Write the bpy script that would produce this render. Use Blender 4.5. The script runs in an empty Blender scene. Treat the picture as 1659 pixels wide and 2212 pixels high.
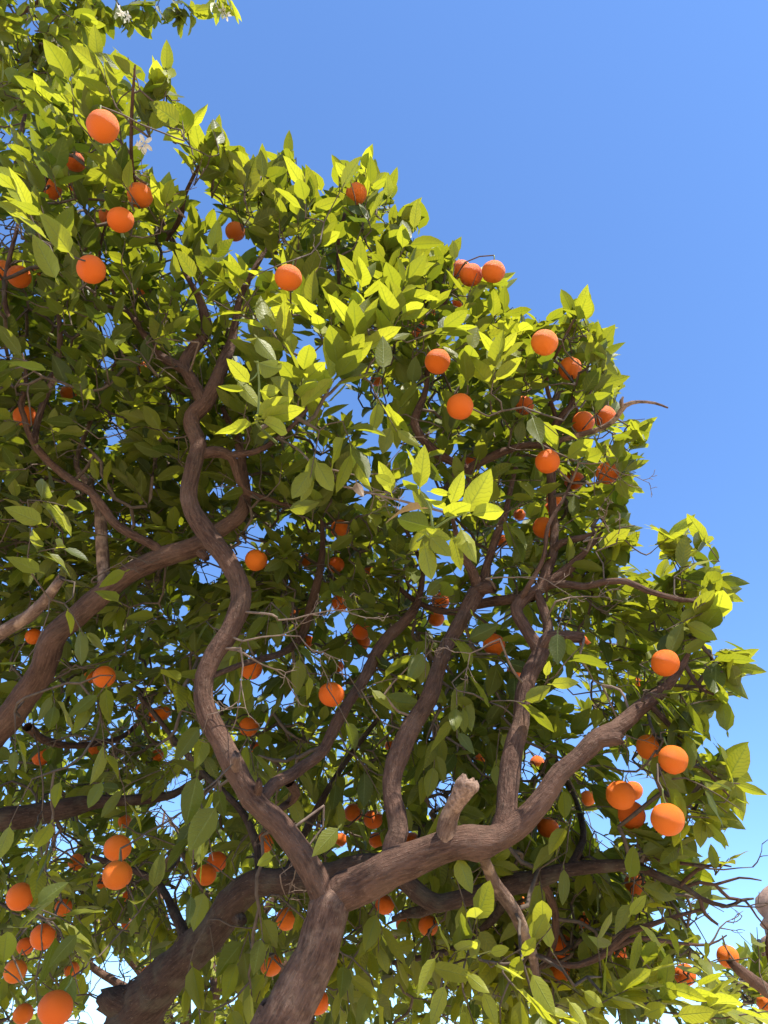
import bpy, math, random
import numpy as np
from mathutils import Vector, Matrix, noise

R = math.radians
rng = np.random.default_rng(11)
random.seed(5)
scene = bpy.context.scene
col = scene.collection

# ------------------------------------------------------------------ camera
FPX, CX, CY = 1663.0, 829.5, 1106.0            # focal length and centre, in units of a 1659 x 2212 frame
CAM_H, PITCH = 1.5, R(38.0)
camd = bpy.data.cameras.new('camera')
camd.sensor_fit = 'VERTICAL'
camd.angle = 2 * math.atan(CY / FPX)
camd.clip_start, camd.clip_end = 0.05, 3000
cam = bpy.data.objects.new('camera', camd)
cam.location = (0, 0, CAM_H)
cam.rotation_euler = (R(90) + PITCH, 0, 0)
col.objects.link(cam)
scene.camera = cam

# ------------------------------------------------------------------ sky, sun, exposure
SUN_DIR = Vector((0.36, -0.40, 0.86)).normalized()     # towards the sun
world = bpy.data.worlds.new('World')
scene.world = world
world.use_nodes = True
wn, wl = world.node_tree.nodes, world.node_tree.links
wn.clear()
sky = wn.new('ShaderNodeTexSky'); sky.sky_type = 'NISHITA'; sky.sun_disc = False
sky.sun_elevation = math.asin(SUN_DIR.z)
sky.sun_rotation = math.atan2(SUN_DIR.x, SUN_DIR.y)
sky.altitude = 1200; sky.air_density = 1.0; sky.dust_density = 0.1; sky.ozone_density = 1.0
bg = wn.new('ShaderNodeBackground'); bg.inputs['Strength'].default_value = 0.136
wo = wn.new('ShaderNodeOutputWorld')
tint = wn.new('ShaderNodeMix'); tint.data_type = 'RGBA'; tint.blend_type = 'MULTIPLY'
tint.inputs[0].default_value = 1.0; tint.inputs[7].default_value = (0.73, 0.945, 1.19, 1)     # camera white balance: a deeper blue
wl.new(sky.outputs[0], tint.inputs[6]); wl.new(tint.outputs[2], bg.inputs['Color']); wl.new(bg.outputs[0], wo.inputs['Surface'])

sund = bpy.data.lights.new('sun', 'SUN')
sund.energy = 4.8; sund.angle = R(0.53); sund.color = (1.0, 0.95, 0.86)
sun = bpy.data.objects.new('sun', sund)
sun.rotation_euler = (-SUN_DIR).to_track_quat('-Z', 'Y').to_euler()
sun.location = (6, -2, 14)
col.objects.link(sun)

scene.view_settings.view_transform = 'Standard'
scene.view_settings.look = 'None'
scene.view_settings.exposure = 1.12
scene.view_settings.gamma = 1.0
scene.view_settings.use_curve_mapping = False
scene.render.engine = 'CYCLES'
cy = scene.cycles
cy.use_denoising = True
cy.max_bounces = 10; cy.diffuse_bounces = 6; cy.transmission_bounces = 8; cy.glossy_bounces = 3
cy.transparent_max_bounces = 4
cy.sample_clamp_indirect = 6.0
cy.use_adaptive_sampling = False

# ------------------------------------------------------------------ helpers
cp, sp = math.cos(PITCH), math.sin(PITCH)
RIGHT = np.array((1.0, 0, 0)); UP = np.array((0, -sp, cp)); FWD = np.array((0, cp, sp))
CAM = np.array((0, 0, CAM_H))

def P(x, y, d):
    """world point seen at frame position x, y (1659 x 2212 frame), d metres deep"""
    return CAM + d * (FWD + RIGHT * ((x - CX) / FPX) + UP * ((CY - y) / FPX))

def project(p):
    q = np.asarray(p) - CAM
    d = q @ FWD
    return CX + (q @ RIGHT) / d * FPX, CY - (q @ UP) / d * FPX, d

def unit(v):
    v = np.asarray(v, float)
    return v / (np.linalg.norm(v) + 1e-12)

def link(o, parent=None):
    col.objects.link(o)
    if parent is not None:
        o.parent = parent
    return o

def mesh_obj(name, verts, faces, mat, parent=None, uv=None, smooth=True, attr=None):
    me = bpy.data.meshes.new(name)
    me.from_pydata([tuple(v) for v in verts], [], faces)
    if uv is not None:
        lay = me.uv_layers.new(name='uv')
        li = np.empty(len(me.loops), dtype=np.int32)
        me.loops.foreach_get('vertex_index', li)
        lay.data.foreach_set('uv', np.asarray(uv, np.float32)[li].ravel())
    if attr is not None:
        a = me.attributes.new('leafcol', 'FLOAT_COLOR', 'POINT')
        a.data.foreach_set('color', np.asarray(attr, np.float32).ravel())
    me.materials.append(mat)
    if smooth:
        me.polygons.foreach_set('use_smooth', [True] * len(me.polygons))
    me.update()
    return link(bpy.data.objects.new(name, me), parent)

def thing(name, label, cat, loc=(0, 0, 0), group=None):
    o = bpy.data.objects.new(name, None)
    o.empty_display_size = 0.1
    o.location = loc
    tag(o, label, cat, group)
    return link(o)

def tag(o, label, cat, group=None):
    o['label'] = label; o['category'] = cat
    if group:
        o['group'] = group

# ------------------------------------------------------------------ materials
class NT:
    def __init__(self, name):
        self.m = bpy.data.materials.new(name); self.m.use_nodes = True
        self.t = self.m.node_tree; self.t.nodes.clear()
        self.out = self.n('ShaderNodeOutputMaterial')
    def n(self, kind, **kw):
        nd = self.t.nodes.new(kind)
        for k, v in kw.items():
            setattr(nd, k, v)
        return nd
    def l(self, a, b):
        self.t.links.new(a, b)
    def val(self, sock, v):
        if hasattr(v, 'is_output'):
            self.l(v, sock)
        else:
            sock.default_value = v
    def math(self, op, a, b=0.0, c=0.0, clamp=False):
        nd = self.n('ShaderNodeMath', operation=op, use_clamp=clamp)
        self.val(nd.inputs[0], a); self.val(nd.inputs[1], b); self.val(nd.inputs[2], c)
        return nd.outputs[0]
    def mix(self, f, a, b, blend='MIX'):
        nd = self.n('ShaderNodeMix', data_type='RGBA', blend_type=blend)
        self.val(nd.inputs[0], f)
        for s, v in ((nd.inputs[6], a), (nd.inputs[7], b)):
            self.val(s, v if hasattr(v, 'is_output') else (*v, 1.0))
        return nd.outputs[2]
    def ramp(self, f, lo, hi):
        nd = self.n('ShaderNodeMapRange', clamp=True)
        self.val(nd.inputs[0], f); nd.inputs[1].default_value = lo; nd.inputs[2].default_value = hi
        return nd.outputs[0]
    def noise(self, vec, scale, detail=3.0, rough=0.55):
        nd = self.n('ShaderNodeTexNoise')
        if vec is not None:
            self.l(vec, nd.inputs['Vector'])
        nd.inputs['Scale'].default_value = scale; nd.inputs['Detail'].default_value = detail
        nd.inputs['Roughness'].default_value = rough
        return nd.outputs['Fac']
    def bump(self, h, strength, dist):
        nd = self.n('ShaderNodeBump'); nd.inputs['Strength'].default_value = strength
        nd.inputs['Distance'].default_value = dist
        self.l(h, nd.inputs['Height'])
        return nd.outputs[0]
    def principled(self, base, rough, normal=None, spec=0.4):
        b = self.n('ShaderNodeBsdfPrincipled')
        self.val(b.inputs['Base Color'], base if hasattr(base, 'is_output') else (*base, 1))
        self.val(b.inputs['Roughness'], rough)
        b.inputs['Specular IOR Level'].default_value = spec
        if normal is not None:
            self.l(normal, b.inputs['Normal'])
        return b

def leaf_material():
    t = NT('citrus_leaf')
    at = t.n('ShaderNodeAttribute', attribute_name='leafcol')
    sep = t.n('ShaderNodeSeparateColor'); t.l(at.outputs['Color'], sep.inputs[0])
    rnd, young_lit, chl = sep.outputs[0], sep.outputs[1], sep.outputs[2]
    brown = at.outputs['Alpha']
    uv = t.n('ShaderNodeUVMap', uv_map='uv')
    su = t.n('ShaderNodeSeparateXYZ'); t.l(uv.outputs[0], su.inputs[0])
    a = t.math('ABSOLUTE', t.math('SUBTRACT', su.outputs[0], 0.5))           # 0 at the midrib, 0.5 at the margin
    mid = t.math('SUBTRACT', 1.0, t.ramp(a, 0.012, 0.05))
    wob = t.noise(uv.outputs[0], 5.0, 2.0)
    ph = t.math('ADD', t.math('MULTIPLY', t.math('SUBTRACT', su.outputs[1], t.math('MULTIPLY', a, 0.42)), 9.0), t.math('ADD', t.math('MULTIPLY', wob, 1.6), t.math('MULTIPLY', rnd, 3.0)))
    fr = t.math('ABSOLUTE', t.math('SUBTRACT', t.math('FRACT', ph), 0.5))     # 0.5 on a side vein
    vein = t.ramp(fr, 0.36, 0.5)
    between = t.math('SUBTRACT', 1.0, t.ramp(fr, 0.1, 0.5))
    tc = t.n('ShaderNodeTexCoord')
    geo = t.n('ShaderNodeNewGeometry')
    nz = t.noise(geo.outputs['Position'], 45.0, 3.0)
    patch = t.ramp(t.noise(geo.outputs['Position'], 22.0, 2.0), 0.38, 0.62)
    chl = t.math('MULTIPLY', chl, patch)
    nz2 = t.noise(geo.outputs['Position'], 160.0, 2.0)
    # reflected colour
    base = t.mix(rnd, (0.038, 0.057, 0.010), (0.124, 0.137, 0.021))
    base = t.mix(young_lit, base, (0.27, 0.285, 0.036))
    base = t.mix(t.math('MULTIPLY', chl, between), base, (0.27, 0.25, 0.035))
    base = t.mix(t.math('MULTIPLY', t.ramp(nz, 0.5, 0.75), 0.25), base, (0.14, 0.15, 0.03))
    base = t.mix(t.math('MULTIPLY', vein, 0.22), base, (0.20, 0.24, 0.06))
    base = t.mix(t.math('MULTIPLY', mid, 0.45), base, (0.24, 0.28, 0.07))
    spots = t.math('MULTIPLY', t.ramp(nz2, 0.70, 0.76), t.ramp(rnd, 0.5, 0.9))
    base = t.mix(t.math('MULTIPLY', spots, 0.6), base, (0.16, 0.11, 0.05))
    bcol = t.mix(nz, (0.24, 0.14, 0.075), (0.45, 0.31, 0.20))
    base = t.mix(brown, base, bcol)
    # transmitted colour: more yellow than the reflected one, ribs let less through
    tr = t.mix(rnd, (0.100, 0.136, 0.005), (0.325, 0.330, 0.013))
    tr = t.mix(young_lit, tr, (0.62, 0.63, 0.028))
    tr = t.mix(t.math('MULTIPLY', chl, between), tr, (0.50, 0.46, 0.02))
    tr = t.mix(t.math('MULTIPLY', vein, 0.26), tr, (0.10, 0.16, 0.01))
    tr = t.mix(t.math('MULTIPLY', mid, 0.5), tr, (0.10, 0.15, 0.01))
    tr = t.mix(brown, tr, (0.22, 0.12, 0.05))
    h = t.math('ADD', t.math('MULTIPLY', vein, -0.6), t.math('ADD', t.math('MULTIPLY', mid, -1.0), t.math('MULTIPLY', nz, 0.8)))
    nb = t.bump(h, 0.5, 0.0012)
    pr = t.principled(base, t.math('ADD', 0.34, t.math('MULTIPLY', nz, 0.25)), nb, 0.32)
    tl = t.n('ShaderNodeBsdfTranslucent'); t.l(tr, tl.inputs[0]); t.l(nb, tl.inputs['Normal'])
    ms = t.n('ShaderNodeMixShader'); ms.inputs[0].default_value = 0.5
    t.l(pr.outputs[0], ms.inputs[1]); t.l(tl.outputs[0], ms.inputs[2])
    t.l(ms.outputs[0], t.out.inputs[0])
    return t.m

def bark_material(name, c0, c1, cl, lichen=0.0, flake=0.0):
    t = NT(name)
    uv = t.n('ShaderNodeUVMap', uv_map='uv')
    mp = t.n('ShaderNodeMapping'); t.l(uv.outputs[0], mp.inputs[0])
    mp.inputs['Scale'].default_value = (1.0, 0.16, 1.0)
    streak = t.noise(mp.outputs[0], 140.0, 5.0, 0.65)
    fine = t.noise(mp.outputs[0], 420.0, 3.0, 0.6)
    geo = t.n('ShaderNodeNewGeometry')
    big = t.noise(geo.outputs['Position'], 9.0, 4.0)
    mid = t.noise(geo.outputs['Position'], 38.0, 5.0, 0.6)
    c = t.mix(t.ramp(streak, 0.38, 0.64), c0, c1)
    c = t.mix(t.math('MULTIPLY', t.ramp(big, 0.45, 0.7), 0.55), c, cl)
    c = t.mix(t.math('MULTIPLY', t.ramp(fine, 0.62, 0.72), 0.5), c, (0.36, 0.27, 0.20))
    c = t.mix(t.math('MULTIPLY', t.ramp(mid, 0.60, 0.72), 0.5), c, (0.055, 0.035, 0.026))
    if lichen:
        c = t.mix(t.math('MULTIPLY', t.ramp(t.noise(geo.outputs['Position'], 16.0, 4.0), 0.48, 0.62), lichen), c, (0.15, 0.145, 0.10))
    if flake:
        c = t.mix(t.math('MULTIPLY', t.ramp(t.noise(geo.outputs['Position'], 24.0, 4.0), 0.5, 0.62), flake), c, (0.52, 0.35, 0.24))
    h = t.math('ADD', t.math('MULTIPLY', streak, 0.9), t.math('ADD', t.math('MULTIPLY', fine, 0.35), t.math('MULTIPLY', mid, 0.9)))
    b = t.principled(c, 0.85, t.bump(h, 1.0, 0.011), 0.2)
    t.l(b.outputs[0], t.out.inputs[0])
    return t.m

def orange_material():
    t = NT('orange_peel')
    tc = t.n('ShaderNodeTexCoord')
    oi = t.n('ShaderNodeObjectInfo')
    vor = t.n('ShaderNodeTexVoronoi'); vor.inputs['Scale'].default_value = 620.0
    t.l(tc.outputs['Object'], vor.inputs['Vector'])
    nz = t.noise(tc.outputs['Object'], 40.0, 4.0)
    c = t.mix(oi.outputs['Random'], (0.70, 0.105, 0.004), (0.76, 0.165, 0.006))
    c = t.mix(t.math('MULTIPLY', t.ramp(nz, 0.42, 0.7), 0.5), c, (0.78, 0.20, 0.012))
    sp_ = t.noise(tc.outputs['Object'], 150.0, 2.0)
    c = t.mix(t.math('MULTIPLY', t.ramp(sp_, 0.70, 0.78), 0.55), c, (0.22, 0.09, 0.03))
    h = t.math('ADD', t.math('MULTIPLY', t.ramp(vor.outputs['Distance'], 0.0, 0.5), 0.6), t.math('MULTIPLY', nz, 1.4))
    b = t.principled(c, 0.5, t.bump(h, 0.7, 0.0022), 0.28)
    b.inputs['Subsurface Weight'].default_value = 0.15
    b.inputs['Subsurface Radius'].default_value = (0.012, 0.004, 0.001)
    b.inputs['Subsurface Scale'].default_value = 0.5
    t.l(b.outputs[0], t.out.inputs[0])
    return t.m

def simple_material(name, c0, c1, scale, rough=0.8, bump=0.3, dist=0.003, trans=None):
    t = NT(name)
    geo = t.n('ShaderNodeNewGeometry')
    nz = t.noise(geo.outputs['Position'], scale, 5.0, 0.6)
    c = t.mix(t.ramp(nz, 0.3, 0.7), c0, c1)
    b = t.principled(c, rough, t.bump(nz, bump, dist), 0.3)
    sh = b.outputs[0]
    if trans:
        tl = t.n('ShaderNodeBsdfTranslucent'); tl.inputs[0].default_value = (*trans, 1)
        ms = t.n('ShaderNodeMixShader'); ms.inputs[0].default_value = 0.4
        t.l(sh, ms.inputs[1]); t.l(tl.outputs[0], ms.inputs[2]); sh = ms.outputs[0]
    t.l(sh, t.out.inputs[0])
    return t.m

M_LEAF = leaf_material()
M_BARK = bark_material('bark_brown', (0.052, 0.026, 0.017), (0.128, 0.068, 0.045), (0.185, 0.103, 0.070), lichen=0.06)
M_BARK_TRUNK = bark_material('bark_trunk', (0.060, 0.031, 0.021), (0.145, 0.080, 0.055), (0.215, 0.125, 0.088), lichen=0.06, flake=0.16)
M_BARK_GREY = bark_material('bark_lichen', (0.032, 0.018, 0.013), (0.076, 0.044, 0.031), (0.10, 0.06, 0.043), lichen=0.22)
M_DEAD = bark_material('bark_flaking', (0.095, 0.055, 0.040), (0.20, 0.125, 0.09), (0.24, 0.15, 0.105), flake=0.5)
M_WOOD = simple_material('broken_heartwood', (0.10, 0.056, 0.038), (0.40, 0.255, 0.18), 90.0, 0.85, 1.0, 0.014)
M_TWIG = simple_material('twig_bark', (0.060, 0.042, 0.028), (0.12, 0.085, 0.060), 60.0, 0.8, 0.4, 0.002)
M_TWIG_DRY = simple_material('dry_twig_bark', (0.11, 0.075, 0.055), (0.21, 0.15, 0.11), 80.0, 0.85, 0.4, 0.002)
M_SHOOT = simple_material('green_shoot', (0.09, 0.12, 0.025), (0.17, 0.20, 0.05), 60.0, 0.55, 0.2, 0.001)
M_ORANGE = orange_material()
M_PETAL = simple_material('petal_white', (0.72, 0.66, 0.56), (0.82, 0.78, 0.70), 90.0, 0.5, 0.1, 0.001, trans=(0.7, 0.62, 0.5))
M_STONE = simple_material('pink_stone', (0.17, 0.10, 0.068), (0.33, 0.21, 0.145), 7.0, 0.9, 0.8, 0.03)
M_GROUND = simple_material('sandy_paving', (0.44, 0.345, 0.235), (0.55, 0.435, 0.30), 1.6, 0.9, 0.3, 0.01)

# ------------------------------------------------------------------ ground
g = 600.0
go = mesh_obj('ground', [(-g, -g, 0), (g, -g, 0), (g, g, 0), (-g, g, 0)], [(0, 1, 2, 3)], M_GROUND, smooth=False)
go['kind'] = 'structure'

# ------------------------------------------------------------------ limbs: tapered, knotty tubes
def catmull(pts, step):
    pts = np.asarray(pts, float)
    ext = np.vstack([2 * pts[0] - pts[1], pts, 2 * pts[-1] - pts[-2]])
    out = []
    for i in range(1, len(ext) - 2):
        p0, p1, p2, p3 = ext[i - 1], ext[i], ext[i + 1], ext[i + 2]
        n = max(2, int(np.linalg.norm((p2 - p1)[:3]) / step))
        for k in range(n):
            u = k / n
            out.append(0.5 * (2 * p1 + (p2 - p0) * u + (2 * p0 - 5 * p1 + 4 * p2 - p3) * u * u + (3 * p1 - p0 - 3 * p2 + p3) * u ** 3))
    out.append(ext[-2])
    return np.array(out)

def tube(path, nseg=14, lump=0.12, close_end=True, ragged=0.0, seed=0.0):
    """path: rows x, y, z, radius -> verts, faces, uv"""
    pts, rad = path[:, :3], np.maximum(path[:, 3], 0.0008)
    n = len(pts)
    tan = np.gradient(pts, axis=0)
    tan /= np.linalg.norm(tan, axis=1)[:, None] + 1e-12
    ref = np.array((0.31, 0.85, 0.42)); nrm = unit(np.cross(tan[0], ref))
    verts, uv, faces = [], [], []
    vlen = 0.0
    for i in range(n):
        nrm = unit(nrm - tan[i] * (nrm @ tan[i])); bin_ = np.cross(tan[i], nrm)
        if i:
            vlen += np.linalg.norm(pts[i] - pts[i - 1])
        for k in range(nseg + 1):
            a = 2 * math.pi * (k % nseg) / nseg
            dr = nrm * math.cos(a) + bin_ * math.sin(a)
            r = rad[i]
            if lump:
                q = Vector(pts[i] + dr * r)
                r *= 1 + lump * (noise.noise(q * 16 + Vector((seed, 0, 0))) + 0.8 * noise.noise(q * 45)
                                 + 0.55 * noise.noise(Vector((math.cos(a) * 1.8, math.sin(a) * 1.8, vlen * 5 + seed))))
            v = pts[i] + dr * r
            if ragged and i >= n - 3:
                v = v + tan[i] * ragged * (noise.noise(Vector((math.cos(a) * 1.7, math.sin(a) * 1.7 + seed, i * 0.2))) * 1.6 + 0.5 * noise.noise(Vector((math.cos(a) * 5, math.sin(a) * 5, seed)))) * (i - n + 4) / 3
            verts.append(v); uv.append((k / nseg * 2 * math.pi * max(rad[i], 0.004), vlen))
    w = nseg + 1
    for i in range(n - 1):
        for k in range(nseg):
            a0 = i * w + k
            faces.append((a0, a0 + 1, a0 + w + 1, a0 + w))
    if close_end:
        verts.append(pts[-1] + tan[-1] * rad[-1] * (0.35 if not ragged else -0.5)); uv.append((0, vlen))
        c = len(verts) - 1
        for k in range(nseg):
            faces.append(((n - 1) * w + k, (n - 1) * w + k + 1, c))
    return verts, faces, uv

class Tree:
    def __init__(self, label, base, name='orange_tree'):
        self.root = thing(name, label, 'tree', tuple(base))
        self.base = np.array(base, float)
        self.nodes, self.nrad = [], []           # skeleton sample points
        self.leaves = []                         # (matrix 3x4, variant)
        self.paths = []
    def local(self, v):
        return np.asarray(v) - self.base
    def limb(self, name, pts, mat=None, nseg=14, lump=0.13, ragged=0.0, label=None, screen=True, step=0.022, parent=None, clear=True):
        """pts: (x, y, depth, width in frame units) or world tuples ('w', X, Y, Z, radius)"""
        rows = []
        for p in pts:
            if p[0] == 'w':
                rows.append((*p[1:4], p[4]))
            else:
                rows.append((*P(p[0], p[1], p[2]), 0.5 * p[3] * p[2] / FPX))
        path = catmull(rows, step)
        v, f, uv = tube(path, nseg, lump, True, ragged, seed=len(LIMB_SAMPLES) * 1.7)
        o = mesh_obj(name, self.local(v), f, mat or M_BARK, parent or self.root, uv)
        self.last = o
        if label:
            o['label'] = label
        for q in path[::2]:
            self.nodes.append(q[:3]); self.nrad.append(q[3])
            if screen:
                x, y, d = project(q[:3])
                LIMB_SAMPLES.append((x, y, d, q[3] / d * FPX))
        return path

LIMB_SAMPLES = []

# ---- tree A: the tree whose trunk rises at the bottom of the picture
pA = P(613, 2212, 1.72)
baseA = np.array((pA[0] - 0.22, pA[1] + 0.02, 0.0))
A = Tree('orange tree with pale brown forked trunk and many oranges in its spreading crown', baseA)
A.limb('trunk', [('w', baseA[0], baseA[1], -0.02, 0.105), ('w', baseA[0] + 0.03, baseA[1], 0.25, 0.075), ('w', baseA[0] + 0.10, baseA[1], 0.9, 0.060),
                 (575, 2300, 1.71, 112), (613, 2212, 1.72, 108), (650, 2130, 1.74, 98), (680, 2065, 1.76, 90), (703, 1990, 1.79, 86), (716, 1945, 1.81, 84), (722, 1925, 1.82, 60)],
       nseg=22, lump=0.10, mat=M_BARK_TRUNK)
A.limb('limb', [(708, 1975, 1.80, 56), (695, 1925, 1.81, 60), (665, 1866, 1.83, 54), (632, 1818, 1.85, 50), (600, 1781, 1.86, 48), (545, 1726, 1.88, 47), (510, 1666, 1.90, 49),
                (485, 1617, 1.92, 46), (447, 1542, 1.95, 44), (440, 1482, 1.98, 41), (458, 1422, 2.01, 41), (497, 1362, 2.05, 42), (520, 1302, 2.09, 44),
                (516, 1257, 2.12, 42), (485, 1202, 2.15, 42), (450, 1157, 2.18, 43), (417, 1107, 2.21, 39), (408, 1061, 2.24, 37), (420, 996, 2.28, 36),
                (428, 961, 2.31, 35), (416, 926, 2.33, 35), (415, 900, 2.35, 37), (440, 874, 2.37, 36), (462, 835, 2.40, 32), (482, 785, 2.44, 28),
                (498, 745, 2.48, 22), (508, 700, 2.52, 16), (520, 640, 2.58, 14), (553, 575, 2.64, 12), (575, 536, 2.68, 9), (600, 470, 2.72, 6)], nseg=18,
       label='left limb winding upward through the crown')
A.limb('branch', [(440, 878, 2.36, 26), (424, 841, 2.38, 28), (408, 811, 2.40, 26), (398, 783, 2.42, 25), (425, 746, 2.45, 26), (446, 711, 2.48, 24), (440, 676, 2.51, 21), (428, 640, 2.54, 15), (400, 590, 2.6, 10), (370, 520, 2.65, 8), (330, 430, 2.6, 6)])
A.limb('branch', [(408, 806, 2.40, 20), (385, 791, 2.41, 22), (350, 771, 2.43, 19), (320, 736, 2.46, 14), (290, 690, 2.5, 11), (250, 640, 2.55, 8), (215, 560, 2.5, 6), (240, 440, 2.35, 5)])
A.limb('branch', [(425, 985, 2.30, 24), (460, 976, 2.32, 27), (498, 986, 2.34, 22), (514, 1031, 2.36, 16), (530, 1061, 2.38, 14), (575, 1076, 2.42, 11), (625, 1092, 2.46, 8), (680, 1085, 2.5, 6)], nseg=10)
A.limb('branch', [(490, 984, 2.33, 16), (550, 976, 2.36, 15), (590, 955, 2.38, 12), (650, 900, 2.4, 10), (700, 820, 2.45, 8), (740, 720, 2.5, 7)], nseg=10)
A.limb('limb', [(690, 1950, 1.815, 50), (740, 1928, 1.82, 78), (785, 1908, 1.82, 80), (830, 1884, 1.81, 78), (905, 1849, 1.80, 71), (980, 1822, 1.79, 66), (1025, 1821, 1.79, 72),
                (1070, 1811, 1.80, 57), (1110, 1786, 1.81, 54), (1150, 1751, 1.82, 50), (1185, 1706, 1.84, 45), (1210, 1668, 1.85, 41), (1250, 1636, 1.87, 40),
                (1295, 1594, 1.89, 42), (1330, 1575, 1.91, 37), (1380, 1532, 1.94, 32), (1420, 1502, 1.96, 28), (1452, 1470, 1.98, 20), (1478, 1430, 2.0, 13), (1500, 1380, 2.02, 8)], nseg=20,
       label='right limb with a swollen knuckle, reaching out under the crown')
A.limb('broken_stump', [(966, 1818, 1.79, 48), (968, 1775, 1.78, 38), (980, 1745, 1.77, 36), (997, 1714, 1.76, 40)], mat=M_DEAD, ragged=0.012, lump=0.2,
       label='snapped branch stump with pale splintered wood')
stump = A.last
A.limb('splintered_wood', [(978, 1752, 1.765, 26), (990, 1728, 1.757, 36), (1002, 1706, 1.753, 42), (1011, 1690, 1.75, 42), (1016, 1681, 1.75, 34)], mat=M_WOOD, ragged=0.009, lump=0.24, nseg=30, step=0.005, parent=stump)
A.limb('branch_stub', [(1290, 1600, 1.88, 30), (1320, 1597, 1.87, 30), (1342, 1594, 1.86, 24)], ragged=0.01)
A.limb('limb', [(850, 1860, 1.82, 46), (848, 1832, 1.84, 45), (860, 1796, 1.86, 45), (855, 1751, 1.89, 41), (846, 1712, 1.92, 39), (850, 1665, 1.95, 42), (862, 1630, 1.97, 45), (890, 1567, 2.02, 43),
                (925, 1512, 2.06, 38), (945, 1452, 2.12, 34), (962, 1400, 2.18, 31), (995, 1342, 2.24, 33), (1028, 1282, 2.30, 35), (1046, 1258, 2.32, 26), (1052, 1222, 2.35, 19),
                (1075, 1152, 2.38, 18), (1090, 1117, 2.40, 14), (1102, 1060, 2.44, 11), (1120, 980, 2.5, 8)], nseg=16)
A.limb('branch', [(1034, 1275, 2.31, 24), (1020, 1232, 2.30, 22), (1000, 1202, 2.29, 18), (985, 1150, 2.25, 12), (975, 1110, 2.0, 7)], nseg=10)
A.limb('branch_stub', [(1030, 1275, 2.30, 26), (1055, 1270, 2.28, 28), (1070, 1272, 2.27, 24)], ragged=0.004)
A.limb('limb', [(1080, 1808, 1.81, 50), (1092, 1765, 1.83, 50), (1096, 1725, 1.86, 46), (1100, 1676, 1.90, 46), (1110, 1612, 1.95, 42), (1125, 1562, 2.0, 38), (1130, 1502, 2.05, 36), (1148, 1447, 2.1, 36), (1168, 1410, 2.14, 36),
                (1150, 1380, 2.16, 29), (1127, 1344, 2.19, 28), (1115, 1314, 2.22, 27), (1140, 1287, 2.24, 27), (1168, 1270, 2.26, 27), (1181, 1232, 2.29, 24), (1195, 1192, 2.32, 20),
                (1197, 1140, 2.36, 18), (1192, 1080, 2.40, 18), (1190, 1010, 2.44, 22), (1190, 954, 2.46, 22), (1202, 914, 2.48, 18), (1230, 880, 2.48, 14), (1240, 845, 2.5, 8), (1230, 790, 2.5, 6)], nseg=16)
A.limb('branch', [(1165, 1405, 2.14, 26), (1185, 1377, 2.14, 28), (1220, 1375, 2.13, 25), (1262, 1377, 2.12, 23)], ragged=0.006)
A.limb('branch', [(1185, 1380, 2.14, 22), (1182, 1342, 2.18, 22), (1165, 1292, 2.22, 18), (1160, 1272, 2.25, 14)], nseg=10)
A.limb('branch', [(1165, 1275, 2.26, 22), (1205, 1247, 2.27, 26), (1240, 1217, 2.27, 22), (1257, 1200, 2.27, 16), (1280, 1175, 2.27, 10), (1300, 1150, 2.28, 5)], ragged=0.01)
A.limb('branch', [(1193, 1195, 2.32, 16), (1212, 1172, 2.31, 16), (1255, 1162, 2.3, 14), (1285, 1152, 2.3, 8)], nseg=10, ragged=0.01)
A.limb('branch', [(1128, 1288, 2.22, 12), (1150, 1252, 2.2, 11), (1175, 1202, 2.2, 10), (1184, 1137, 2.22, 9), (1215, 1082, 2.25, 7), (1240, 1030, 2.3, 4)], nseg=8)
A.limb('branch', [(1180, 1265, 2.27, 16), (1220, 1262, 2.2, 17), (1265, 1267, 2.15, 15), (1305, 1257, 2.1, 15), (1355, 1257, 2.05, 15), (1400, 1277, 2.02, 13), (1455, 1292, 2.0, 11), (1495, 1297, 2.0, 9), (1546, 1274, 2.0, 6)], nseg=10, ragged=0.006)
A.limb('branch', [(1470, 1294, 2.0, 8), (1505, 1300, 1.99, 7), (1538, 1297, 1.98, 4)], nseg=8)
A.limb('branch', [(1150, 1292, 2.25, 20), (1110, 1294, 2.32, 22), (1040, 1304, 2.4, 22), (970, 1322, 2.5, 16), (900, 1300, 2.6, 12), (840, 1250, 2.7, 8)], nseg=10)
A.limb('branch', [(1195, 965, 2.45, 16), (1130, 963, 2.46, 16), (1055, 990, 2.46, 20), (1012, 1022, 2.45, 20), (1050, 1085, 2.43, 14), (1088, 1120, 2.4, 12)], nseg=10)
A.limb('branch', [(1015, 1018, 2.45, 16), (970, 994, 2.46, 18), (940, 976, 2.47, 21), (910, 944, 2.48, 20), (895, 914, 2.49, 20), (904, 884, 2.5, 19), (920, 840, 2.52, 12), (930, 760, 2.55, 9), (960, 660, 2.5, 7), (985, 600, 2.5, 5)], nseg=10)
A.limb('branch', [(1195, 955, 2.45, 12), (1250, 940, 2.4, 12), (1300, 925, 2.38, 12), (1330, 904, 2.37, 12), (1350, 876, 2.36, 12), (1380, 868, 2.35, 8), (1415, 871, 2.34, 6), (1443, 881, 2.33, 4)], nseg=8, mat=M_DEAD,
       label='dead twig poking out into the sky')
A.limb('branch_stub', [(1345, 880, 2.36, 9), (1342, 868, 2.36, 9), (1346, 857, 2.36, 4)], nseg=8, mat=M_DEAD)
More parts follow.
